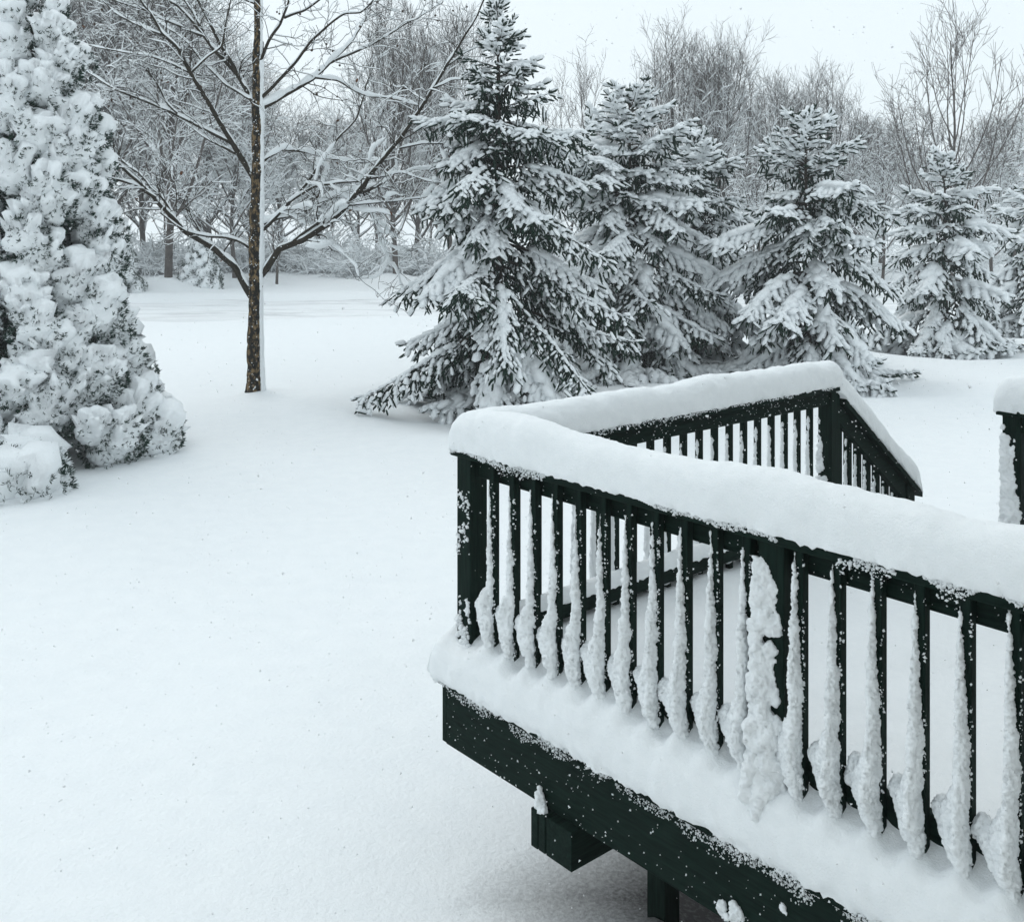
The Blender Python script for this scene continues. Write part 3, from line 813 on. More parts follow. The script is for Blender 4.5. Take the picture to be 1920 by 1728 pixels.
# ------------------------------------------------------------------ the bare sycamore, limbs traced from the photograph
syc = empty("bare_tree", (TREE_X, TREE_D, 0.0))
tag(syc, "bare sycamore with snow-lined limbs and hanging seed balls, alone on the open lawn", "tree")
PXM = TREE_D / F
def local(pts_px, depth):
    return np.array([px(u, v, TREE_D + dd) for (u, v), dd in zip(pts_px, depth)]) - np.array([TREE_X, TREE_D, 0.0])
def resample(P, R, step):
    seg = np.linalg.norm(np.diff(P, axis=0), axis=1); s = np.concatenate([[0], np.cumsum(seg)])
    n = max(4, int(s[-1] / step)); t = np.linspace(0, s[-1], n)
    # smooth (Catmull-Rom like) by fine linear resampling and averaging
    f = np.linspace(0, s[-1], n * 4)
    Q = np.stack([np.interp(f, s, P[:, i]) for i in range(3)], -1)
    for _ in range(6): Q[1:-1] = (Q[:-2] + 2 * Q[1:-1] + Q[2:]) / 4
    Q = np.stack([np.interp(t, f, Q[:, i]) for i in range(3)], -1)
    return Q, np.interp(t, s, R)

tp = [(478, 765), (478, 741), (478.5, 690), (478, 600), (479, 500), (481, 400), (482, 300), (482, 190), (483, 90), (483, 0), (482, -110), (480, -230), (478, -330)]
tr = 0.93 * np.array([30, 19.5, 15.5, 14, 13.2, 12.2, 11.2, 10.2, 8.6, 7.8, 6.0, 4, 2]) * PXM
TP, TR = resample(local(tp, np.zeros(len(tp))), tr, 0.06)
TPn = TP + 0.016 * np.stack([fbm(TP * 6, 2, 1), fbm(TP * 6, 2, 2), 0 * TP[:, 0]], -1)
V, Q = tubes(TPn[None], TR[None], 18)
rad = fbm(V * np.array([14, 14, 5]), 2, 5)
cen = np.repeat(TPn, 18, axis=0); V = cen + (V - cen) * (1 + 0.07 * rad)[:, None]
trunk = link("trunk", make_mesh("trunk", V, Q), M_BARK, syc)
# wind-packed strip on the stem's right side
G = Geo(); r = rng(3); cs, rs = [], []
for p, q in zip(TP, TR):
    if p[2] < 0 or p[2] > 9: continue
    cs.append(p + np.array([q * 0.95, -q * 0.15, 0])); k = (0.042 + 0.012 * float(fbm(np.array([[0.0, 1.0, p[2] * 2.2]]), 2, 4)[0]) - 0.012 * (p[2] / 8))
    rs.append((k, q * 0.75, 0.07))
blobs(G, cs, rs)
s = link("snow", remeshed("trunk_snow", G, 0.02, 0.012, 14, seed=2), M_TREESNOW, trunk)

r = rng(31); n = 420; zt = r.uniform(0.05, 6.5, n); at_ = r.uniform(-2.9, -0.3, n)
ct = np.stack([np.interp(zt, TPn[:, 2], TPn[:, j]) for j in range(2)], -1); rt = np.interp(zt, TPn[:, 2], TR) * 1.02
pts = np.stack([ct[:, 0] + rt * np.cos(at_), ct[:, 1] + rt * np.sin(at_), zt], -1)
pts = pts[fbm(pts * np.array([9, 9, 5]), 2, 8) > -0.1]
link("snow", lumps(pts, 0.004 + 0.012 * r.random(len(pts)) ** 2, 31).mesh("trunk_specks"), M_TREESNOW, trunk)
LIMBS = [  # points, start/end radius in photo px, depth slope at the tip (m), snow
    ([(472, 556), (462, 540), (440, 500), (400, 465), (345, 432), (300, 385), (262, 343), (215, 300), (190, 272), (150, 235)], 9.5, 3, -0.9, 1.0),
    ([(345, 432), (305, 372), (258, 323), (222, 295), (185, 255)], 4, 2, 0.5, 1),
    ([(292, 372), (262, 352), (230, 340), (180, 328)], 4.5, 2.5, -0.3, 1),
    ([(470, 468), (460, 458), (444, 450), (418, 444), (395, 443), (370, 440), (345, 434), (300, 400)], 3.4, 2.2, -0.9, 1),
    ([(476, 335), (469, 324), (441, 278), (427, 255), (390, 192), (358, 137), (332, 88), (307, 65), (281, 23), (263, 0), (240, -45)], 7.5, 3, -0.6, 1),
    ([(441, 276), (434, 268), (404, 252), (339, 220), (284, 194), (251, 183), (200, 160), (138, 116), (90, 90)], 5, 2, 1.0, 1),
    ([(446, 290), (439, 287), (390, 262), (346, 229), (315, 210)], 3.4, 2, 0.4, 1.2),
    ([(358, 137), (321, 120), (279, 106), (210, 95), (168, 86), (130, 75)], 2.8, 1.6, 0.6, 1),
    ([(358, 137), (379, 116), (416, 88), (423, 46), (432, 0), (436, -40)], 2.8, 1.6, -0.5, 1),
    ([(307, 67), (247, 44), (214, 23), (193, 2), (170, -30)], 2.8, 1.6, 0.5, 1),
    ([(335, 215), (311, 192), (298, 162), (270, 125), (237, 111)], 2.8, 1.6, -0.3, 1),
    ([(480, 200), (471, 185), (446, 139), (409, 102), (383, 67), (353, 30), (332, 9), (305, -5), (260, -30)], 7, 3, 0.7, 1),
    ([(452, 150), (420, 95), (397, 51), (369, 0), (350, -40)], 5.2, 3, -0.5, 1),
    ([(379, 68), (335, 49), (302, 35), (279, 23), (223, 5), (180, -15)], 3.2, 1.8, -0.5, 1),
    ([(383, 67), (365, 30), (346, 0), (330, -30)], 4.2, 2.4, 0.3, 1),
    ([(474, 190), (467, 185), (427, 162), (381, 118), (353, 81), (302, 44), (270, 20)], 3.6, 2, 1.3, 1.1),
    ([(486, 520), (499, 505), (522, 467), (571, 450), (619, 418), (652, 382), (681, 347), (726, 288), (755, 253), (798, 191), (836, 126), (869, 71), (895, 32), (911, -6)], 9, 2.4, -1.0, 1),
    ([(536, 460), (548, 454), (587, 424), (626, 398), (655, 380)], 3.8, 2.8, -0.4, 1),
    ([(482, 424), (505, 415), (577, 392), (635, 363), (675, 353), (730, 350)], 5.2, 2.5, 1.2, 2.4),
    ([(482, 445), (493, 431), (538, 386), (577, 343), (610, 292), (635, 256), (668, 223), (682, 181), (686, 159), (700, 120)], 5, 1.6, 0.6, 0.8),
    ([(538, 383), (560, 366), (600, 347), (674, 340), (752, 324), (800, 338), (849, 347)], 3.6, 1.6, -0.8, 1.2),
    ([(482, 200), (486, 189), (512, 162), (551, 123), (584, 78), (619, 45), (648, 26), (678, 26), (697, 6), (715, -20)], 4.8, 2, -0.6, 0.8),
    ([(484, 205), (509, 194), (545, 172), (587, 149), (616, 120), (661, 78), (687, 29), (700, 0), (708, -30)], 6.2, 2.4, 0.8, 1.8),
    ([(616, 120), (674, 94), (720, 71), (755, 49), (791, 29), (830, 5)], 3.4, 1.8, 0.5, 1),
    ([(590, 146), (635, 152), (661, 168), (687, 180), (739, 186), (790, 200)], 3.2, 1.8, 0.7, 2.0),
    ([(483, 135), (487, 118), (503, 78), (529, 39), (541, 6), (548, -30)], 4.8, 2.8, -0.4, 0.8),
    ([(533, 34), (571, 19), (600, 0), (625, -25)], 3.2, 2, -0.3, 0.8),
    ([(486, 310), (499, 298), (529, 280), (577, 287), (616, 298), (674, 305), (720, 300)], 3.6, 2, 1.4, 2.2),
    ([(749, 279), (791, 269), (853, 269), (917, 267)], 2.4, 1.4, -0.4, 1.1),
    ([(656, 385), (726, 379), (791, 371), (830, 360)], 2.4, 1.4, 0.3, 1.1),
    ([(836, 126), (870, 100), (905, 85)], 2.0, 1.2, 0.2, 0.8),
    ([(798, 191), (770, 175), (755, 160)], 2.2, 1.2, 0.3, 1.2),
    ([(815, 165), (850, 150), (880, 150)], 2.2, 1.2, -0.3, 1.4),
    ([(571, 450), (610, 455), (640, 470), (668, 500), (672, 520)], 2.2, 1.2, -0.7, 1.8),
    ([(480, 8), (450, -5), (420, -40)], 3, 2, 0.2, 1),
    ([(674, 345), (700, 400), (716, 450), (730, 500)], 2.4, 1.4, 0.9, 2.6),
]
limb_curves, dep0 = [], {}
for i, (pts, r0, r1, dz, sn) in enumerate(LIMBS):
    pts = np.array(pts, float)
    # start at the depth the parent limb has there
    d0 = 0.0
    best = 1e9
    for (Pc, dd) in dep0.values():
        q = np.hypot(Pc[:, 0] - pts[0, 0], Pc[:, 1] - pts[0, 1]); j = q.argmin()
        if q[j] < best and q[j] < 14: best, d0 = q[j], dd[j]
    if abs(pts[0, 0] - 480) < 14: d0 = 0.0
    sl = np.concatenate([[0], np.cumsum(np.hypot(*np.diff(pts, axis=0).T))]); sl /= sl[-1]
    dd = d0 + dz * sl ** 1.2
    fine = np.linspace(0, 1, 30)
    dep0[i] = (np.stack([np.interp(fine, sl, pts[:, 0]), np.interp(fine, sl, pts[:, 1])], -1), np.interp(fine, sl, dd))
    P = local([tuple(p) for p in pts], dd)
    R = np.interp(sl, [0, 0.45, 1], [r0, r1 + (r0 - r1) * 0.42, r1 * 0.75]) * PXM * 0.74
    P, R = resample(P, R, 0.07)
    r = rng(700 + i)
    wig = 0.012 * np.stack([fbm(P * 3.3 + i, 2, 1), fbm(P * 3.3 + i, 2, 2), fbm(P * 3.3 + i, 2, 3)], -1)
    P = P + wig * np.minimum(1, np.arange(len(P)) / 4)[:, None]
    V, Q = tubes(P[None], R[None], 9)
    b = link("branch", make_mesh("branch", V, Q), M_LIMB, syc)
    sv = snow_tubes(P[None], R[None], a=0.62 * sn ** 0.6, b=0.010 * sn, sides=8, seed=i, thr=0.12, lump=0.7)
    if sv is not None: link("snow", make_mesh("branch_snow", *sv), M_TREESNOW, b)
    limb_curves.append((P, R, sn))

def grow(P, R, n, t0, t1, len0, len1, ang, up, k, seed, wig=0.18, rfac=0.6, rtip=0.35, rmin=0.003, down=None):
    """n children on random places of the parent curves P (m,k0,3)"""
    r = rng(seed); m, k0, _ = P.shape
    L = np.linalg.norm(np.diff(P, axis=1), axis=2).sum(1)
    par = r.choice(m, n, p=L / L.sum())
    t = t0 + (t1 - t0) * r.random(n)
    f = t * (k0 - 1); i0 = np.minimum(f.astype(int), k0 - 2); fr = (f - i0)[:, None]
    o = P[par, i0] * (1 - fr) + P[par, i0 + 1] * fr
    T = norm(P[par, i0 + 1] - P[par, i0])
    rr = R[par, i0]
    pr = r.normal(size=(n, 3)); pr = norm(pr - T * (pr * T).sum(1, keepdims=True))
    a = ang * r.uniform(0.65, 1.3, n)[:, None]
    d = norm(T * np.cos(a) + pr * np.sin(a))
    ln = (len0 + (len1 - len0) * t) * r.uniform(0.6, 1.25, n)
    C = np.empty((n, k, 3)); C[:, 0] = o; st = (ln / (k - 1))[:, None]
    upv = np.array([0, 0, 1.0]) * up
    for i in range(1, k):
        d = norm(d + upv / k + wig * r.normal(size=(n, 3)))
        C[:, i] = C[:, i - 1] + d * st
    r0 = np.maximum(rr * rfac * r.uniform(0.7, 1.0, n), rmin)
    Rc = r0[:, None] * np.linspace(1, rtip, k)[None]
    return C, np.maximum(Rc, rmin * 0.6)

# twigs
PL = [resample(P, R, np.linalg.norm(np.diff(P, axis=0), axis=1).sum() / 12.01) for P, R, _ in limb_curves]
PK = np.stack([np.stack([np.interp(np.linspace(0, 1, 12), np.linspace(0, 1, len(p)), p[:, j]) for j in range(3)], -1) for p, _ in PL])
RK = np.stack([np.interp(np.linspace(0, 1, 12), np.linspace(0, 1, len(q)), q) for _, q in PL])
A1, B1 = grow(PK, RK, 430, 0.15, 1.0, 0.85, 0.6, 0.95, 0.08, 8, 51, 0.24, 0.35, 0.55, 0.0052)
A2, B2 = grow(A1, B1, 1250, 0.15, 1.0, 0.48, 0.34, 0.9, 0.06, 6, 52, 0.28, 0.85, 0.65, 0.0042)
A3, B3 = grow(A2, B2, 1300, 0.2, 1.0, 0.22, 0.15, 0.85, 0.0, 4, 53, 0.28, 0.85, 0.7, 0.0037)
G = Geo()
for a, b, sd in ((A1, B1, 4), (A2, B2, 3), (A3, B3, 3)):
    v, q = tubes(a, b, sd); G.add(v, q)
tag(link("twigs", G.mesh("twigs"), M_LIMB, syc), kind="stuff")
G = Geo()
for a, b, kp, sd in ((A1, B1, 0.75, 1), (A2, B2, 0.45, 2), (A3, B3, 0.2, 3)):
    sv = snow_tubes(a, b, a=0.9, b=0.005, sides=4, seed=sd, thr=0.35, keep=kp, lump=0.8)
    G.add(*sv)
tag(link("twig_snow", G.mesh("twig_snow"), M_TREESNOW, syc), kind="stuff")
# big lumps of snow caught on the lower twigs
r = rng(9)
sel = A1[(A1[:, :, 2].mean(1) < 3.9) & (A1[:, 0, 0] > 0.2)]
sel = np.concatenate([sel[r.random(len(sel)) < 0.5]])
if len(sel):
    Rr = np.full(sel.shape[:2], 0.022)
    sv = snow_tubes(sel, Rr * 0.5, a=1.6, b=0.022, sides=6, seed=4, thr=0.0, lump=0.7)
    link("snow", make_mesh("caught_snow", *sv), M_TREESNOW, syc)
# seed balls on threads and a few dead leaves
r = rng(14)
G = Geo(); n = 70
tips = np.concatenate([A2[:, -1], A3[:, -1]]); tips = tips[tips[:, 2] > 4.6]
tips = tips[r.choice(len(tips), n)]
drop = r.uniform(0.05, 0.12, n); c = tips.copy(); c[:, 2] -= drop
I = np.eye(3); sz = r.uniform(0.017, 0.024, n)[:, None]
G.add(instance(LUMP_V, c, sz * I[0], sz * I[1], sz * I[2]), None, inst_faces(LUMP_T, len(LUMP_V), n))
v, q = tubes(np.stack([tips, (tips + c) / 2 + 0.004, c], 1), np.full((n, 3), 0.0022), 3); G.add(v, q)
tag(link("seed_balls", G.mesh("seed_balls"), M_BALL, syc), kind="stuff")
G = Geo(); n = 22
tips = np.concatenate([A2[:, -1], A3[:, -1]])[r.choice(len(A2) + len(A3), n)]
lv, lt = ico(1); lv = lv * np.array([1, 0.6, 0.18]); lv[:, 2] += 0.3 * lv[:, 0] ** 2
A = norm(r.normal(size=(n, 3)) + [0, 0, -1.2]); B = norm(np.cross(A, r.normal(size=(n, 3)))); C = np.cross(A, B); sz = r.uniform(0.025, 0.05, n)[:, None]
G.add(instance(lv, tips + A * sz, A * sz, B * sz, C * sz), None, inst_faces(lt, len(lv), n))
tag(link("dead_leaves", G.mesh("dead_leaves"), M_LEAF, syc), kind="stuff")

# ------------------------------------------------------------------ spruces
def shoot_template(seed, spikes=5):
    """needle-covered shoot along +x, length 1, unit radius about 1"""
    r = rng(seed)
    v, q, t = ellipsoid(3, 2)
    v = v * np.array([0.5, 0.80, 0.80]); v[:, 0] += 0.5
    v = v * (1 + 0.1 * r.normal(size=v.shape) * np.array([0, 1, 1]))
    V = [v]; T = list(map(tuple, t)); n = len(v)
    for i in range(spikes):
        x = 0.05 + 0.9 * (i + r.random()) / spikes; a = r.random() * 2 * math.pi
        d = np.array([0, math.cos(a), math.sin(a)]); s = np.array([0, -math.sin(a), math.cos(a)])
        p = np.array([x, 0, 0])
        V.append(np.array([p + d * 0.3 + s * 0.24, p + d * 0.3 - s * 0.24, p + d * (1.05 + 0.3 * r.random()) + np.array([0.12, 0, 0])])); T.append((n, n + 1, n + 2)); n += 3
    return np.concatenate(V), q, np.array(T)
SHOOTS = [shoot_template(s) for s in range(5)]
LOBE_V, LOBE_Q, LOBE_T = ellipsoid(4, 2)
LOBE_V = LOBE_V * np.array([1.06, 1.16, 1.16])
LOBES = []
for s in range(6):
    v = LOBE_V * (1 + 0.22 * vnoise(LOBE_V * 1.6 + 11 * s, s)[:, None])
    LOBES.append(v)

def place(G, tmpl, O, X, Y, Z, seed):
    r = rng(seed); kind = r.integers(0, len(tmpl), len(O))
    for k in range(len(tmpl)):
        s = np.where(kind == k)[0]
        if not len(s): continue
        v, q, t = tmpl[k]
        G.add(instance(v, O[s], X[s], Y[s], Z[s]), inst_faces(q, len(v), len(s)), inst_faces(t, len(v), len(s)))
LOBE_TM = [(v, LOBE_Q, LOBE_T) for v in LOBES]

def spruce(u, d, h, rmax, pw, det, seed, label):
    r = rng(seed)
    x0 = (u - 960) / F * d
    root = empty("spruce_tree", (x0, d, 0.0))
    tag(root, label, "tree", "snow-laden spruces in a row")
    zz = np.linspace(-0.2, h * 0.985, 30)
    P = np.stack([0.03 * vnoise(np.stack([zz, 0 * zz, 0 * zz + seed], -1), 1), 0.03 * vnoise(np.stack([zz, 0 * zz, 0 * zz + seed], -1), 2), zz], -1)
    Rr = 0.016 * h * (1 - zz / (h * 1.02)) + 0.008
    v, q = tubes(P[None], Rr[None], 9)
    link("trunk", make_mesh("trunk", v, q), M_SBARK, root)
    O, D, Ls, Sn = [], [], [], []            # shoots: origin, direction, length, snow weight
    LO, LX, LY, LZ = [], [], [], []          # ridge lobes
    bP, bR = [], []
    z = 0.10
    up = np.array([0, 0, 1.0])
    while z < h * 0.97:
        f = 1 - z / h
        nbr = int(r.integers(5, 8)) if f > 0.15 else int(r.integers(4, 6))
        az0 = r.random() * 6.28
        for b in range(nbr):
            az = az0 + b * 2 * math.pi / nbr + r.normal() * 0.42
            L = max(0.16, min(rmax * f ** pw, 0.16 + 0.85 * (h - z)) * r.uniform(0.48, 1.22) * (0.78 if (f < 0.32 and pw > 0.7) else 1.0))
            zz0 = z + r.normal() * 0.08
            pit = math.radians(np.interp(f, [0, 0.12, 0.3, 0.55, 0.8, 1.0], [58, 32, 8, -10, -20, -14]) + r.normal() * 7)
            droop = np.interp(f, [0, 0.2, 0.5, 1.0], [-0.15, 0.25, 0.80, 0.85]) * r.uniform(0.6, 1.3)
            tipup = np.interp(f, [0, 0.3, 0.7, 1.0], [0.1, 0.5, 0.62, 0.70])
            K = 9; s = np.linspace(0, 1, K)
            pc = pit - droop * s + tipup * s ** 3
            az_s = az + 0.25 * r.normal() * s
            st = L / (K - 1)
            dirs = np.stack([np.cos(pc) * np.cos(az_s), np.cos(pc) * np.sin(az_s), np.sin(pc)], -1)
            B = np.concatenate([[[0, 0, zz0]], np.array([0, 0, zz0]) + np.cumsum(dirs[:-1] * st, 0)])
            B[:, 2] = np.maximum(B[:, 2], 0.06 + 0.03 * s)
            bP.append(B); bR.append(np.linspace(0.010 + 0.008 * L, 0.005, K))
            load = r.uniform(0.35, 1.45) if det < 1.3 else r.uniform(0.55, 1.65)                              # how much snow this bough carries
            # ridge of snow along the bough
            nr = max(3, int(L / (0.052 * det)))
            sr = (0.34 + 0.68 * (np.arange(nr) + r.random(nr)) / nr).clip(0, 1)
            pr = np.stack([np.interp(sr, s, B[:, j]) for j in range(3)], -1)
            dr = norm(np.stack([np.interp(sr, s, dirs[:, j]) for j in range(3)], -1))
            sd = norm(np.cross(dr, up)); un = np.cross(sd, dr)
            w = (0.026 + 0.050 * np.minimum(1, L / 1.2) * np.sin(np.clip(sr * 0.9 + 0.12, 0, 1) * math.pi) ** 0.7) * load * r.uniform(0.7, 1.3, nr) * det ** 0.4
            LO.append(pr + un * (w * 0.45)[:, None] + sd * (w * 0.5 * r.normal(size=nr))[:, None]); LX.append(dr * (w * 1.25 + 0.02)[:, None]); LY.append(sd * (w * 1.0)[:, None]); LZ.append(un * (w * 0.60)[:, None])
            # branchlets
            m = max(4, int(L * 0.85 / (0.060 * det)))
            sb = 0.13 + 0.87 * (np.arange(m) + 0.5 * r.random(m)) / m
            ob = np.stack([np.interp(sb, s, B[:, j]) for j in range(3)], -1)
            db = norm(np.stack([np.interp(sb, s, dirs[:, j]) for j in range(3)], -1))
            side = norm(np.cross(db, up)) * np.where(np.arange(m) % 2 == 0, 1, -1)[:, None]
            lb = np.clip((0.09 + 0.30 * L * np.sin(np.clip(1.04 - sb * 0.86, 0, 1) * math.pi * 0.5 + 0.0)) * r.uniform(0.7, 1.2, m), 0.07, 0.46)
            hang = np.interp(f, [0, 0.25, 0.6, 1], [0.0, 0.25, 0.62, 0.70]) * r.uniform(0.5, 1.5, m)
            dl = norm(db * 0.62 + side * 0.78 - up * hang[:, None])
            # pads of snow lying over the side sprays
            if L > 0.3:
                npd = np.maximum(1, (lb / 0.075).astype(int)); jj = np.repeat(np.arange(m), npd)
                sp_ = np.concatenate([(np.arange(q_) + 0.4) / q_ for q_ in npd]) * 0.8
                jit = r.normal(size=(len(jj), 3)) * 0.012
                pp_ = ob[jj] + dl[jj] * (sp_ * lb[jj])[:, None] - np.outer(sp_ ** 2 * lb[jj] * 0.25 * hang[jj], up) + jit
                dj = norm(dl[jj] - np.outer(sp_ * hang[jj] * 0.3, up))
                sj = norm(np.cross(dj, up)); uj = np.cross(sj, dj)
                wj = (0.034 + 0.016 * r.random(len(jj))) * load ** 0.8 * det ** 0.5 * np.where(sb[jj] < 0.3, 0.55, 1.0)
                kj = r.random(len(jj)) < np.clip(0.35 + 0.55 * load, 0, 1) * np.where(sb[jj] < 0.25, 0.4, 1.0)
                LO.append((pp_ + uj * (0.018 + wj * 0.35)[:, None])[kj]); LX.append((dj * (wj * 1.55)[:, None])[kj]); LY.append((sj * (wj * 1.1)[:, None])[kj]); LZ.append((uj * (wj * 0.62)[:, None])[kj])
            per = 0.058 * det
            for j in range(m):
                n2 = max(2, int(lb[j] / per))
                ss = (np.arange(n2) + 0.6) / n2
                dd = dl[j] - np.outer(ss, up) * 0.40 * hang[j]
                dd = norm(dd)
                oo = ob[j] + dl[j] * (ss * lb[j])[:, None] - np.outer(ss ** 2 * lb[j] * 0.25 * hang[j], up)
                sid = norm(np.cross(dd, up)) * np.where(np.arange(n2) % 2 == 0, 1, -1)[:, None]
                dsh = norm(dd * 0.9 + sid * r.uniform(0.25, 0.8, (n2, 1)) - up * (0.30 * hang[j]) + 0.15 * r.normal(size=(n2, 3)))
                O.append(oo); D.append(dsh); Ls.append(r.uniform(0.09, 0.165, n2) * det ** 0.5 * (0.75 + 0.25 * min(1, L))); Sn.append(np.full(n2, load * (0.55 + 0.45 * sb[j])))
            # the bough's own tip shoot and hanging curtain below
            tip = B[-1]; n3 = 4
            dt = norm(dirs[-1] + 0.5 * r.normal(size=(n3, 3)) * np.array([1, 1, 0.5])); dt[0] = dirs[-1]
            O.append(np.repeat(tip[None], n3, 0)); D.append(dt); Ls.append(r.uniform(0.10, 0.19, n3)); Sn.append(np.full(n3, load))
            if f > 0.2:
                nh = int(L * 32 / det); sh = r.uniform(0.05, 0.97, nh)
                oh = np.stack([np.interp(sh, s, B[:, j]) for j in range(3)], -1)
                oh = oh + np.array([-math.sin(az), math.cos(az), 0]) * (r.uniform(-1, 1, nh) * 0.22 * (1.05 - sh) * min(L, 1.3))[:, None]
                oh[:, 2] -= r.uniform(0.02, 0.24, nh)
                dh = norm(np.array([0, 0, -1.0]) + 0.38 * r.normal(size=(nh, 3)))
                O.append(oh); D.append(dh); Ls.append(r.uniform(0.12, 0.24, nh)); Sn.append(np.full(nh, 0.0))
        z += r.uniform(0.24, 0.34) * (0.62 + 0.6 * f) * det ** 0.35
    # leader
    n3 = 7
    O.append(np.stack([0 * np.arange(n3), 0 * np.arange(n3), h * np.linspace(0.93, 0.985, n3)], -1)); dt = norm(r.normal(size=(n3, 3)) * np.array([0.45, 0.45, 0]) + up); D.append(dt); Ls.append(r.uniform(0.12, 0.26, n3)); Sn.append(np.full(n3, 0.3))
    O, D, Ls, Sn = np.concatenate(O), np.concatenate(D), np.concatenate(Ls), np.concatenate(Sn)
    ok = O[:, 2] > -0.02; O, D, Ls, Sn = O[ok], D[ok], Ls[ok], Sn[ok]
    low = O[:, 2] + D[:, 2] * Ls < 0.0
    D[low, 2] = np.abs(D[low, 2]) * 0.2; D = norm(D)
    n = len(O)
    ref = np.where(np.abs(D[:, 2:3]) > 0.93, np.array([[1.0, 0, 0]]), np.array([[0, 0, 1.0]]))
    S = norm(np.cross(D, ref)); U = np.cross(S, D)
    rad_ = r.uniform(0.017, 0.026, n)[:, None] * det ** 0.35
    G = Geo(); place(G, SHOOTS, O, D * Ls[:, None], S * rad_, U * rad_, seed + 1)
    link("crown", G.mesh("crown"), M_NEEDLE, root)
    v, q = tubes(np.stack(bP), np.stack(bR), 4)
    link("branches", make_mesh("branches", v, q), M_SBARK, root)
    # snow on the shoots
    hz = np.sqrt(1 - D[:, 2] ** 2)
    ks = (Sn > 0.05) & (r.random(n) < np.clip(0.10 + 0.55 * Sn * (0.35 + 0.65 * hz), 0, 0.85))
    w = (rad_[:, 0] * r.uniform(1.0, 1.9, n) * (0.70 + 0.5 * Sn)); n2 = ks.sum()
    out = O.copy(); out[:, 2] = 0; out = norm(out)
    lift = norm(U + 0.35 * out * (1 - hz)[:, None] + 0.25 * up)
    So = (O + D * (Ls * 0.52)[:, None] + lift * (rad_[:, 0] * 0.45 + w * 0.35)[:, None])[ks]
    G = Geo()
    place(G, LOBE_TM, So, (D * (Ls * 0.56)[:, None])[ks], (S * (w * 1.12)[:, None])[ks], (lift * (w * 0.72)[:, None])[ks], seed + 2)
    # dusting on the hanging curtain
    kd = (Sn == 0) & (r.random(n) < 0.22)
    place(G, LOBE_TM, (O + D * (Ls * 0.4)[:, None] + out * 0.016)[kd], (D * (Ls * 0.3)[:, None])[kd], (S * 0.016)[kd], (U * 0.014)[kd], seed + 4)
    place(G, LOBE_TM, np.concatenate(LO), np.concatenate(LX), np.concatenate(LY), np.concatenate(LZ), seed + 3)
    link("snow", G.mesh("snow"), M_TREESNOW, root)
    return root
for a in SPRUCES: spruce(*a)

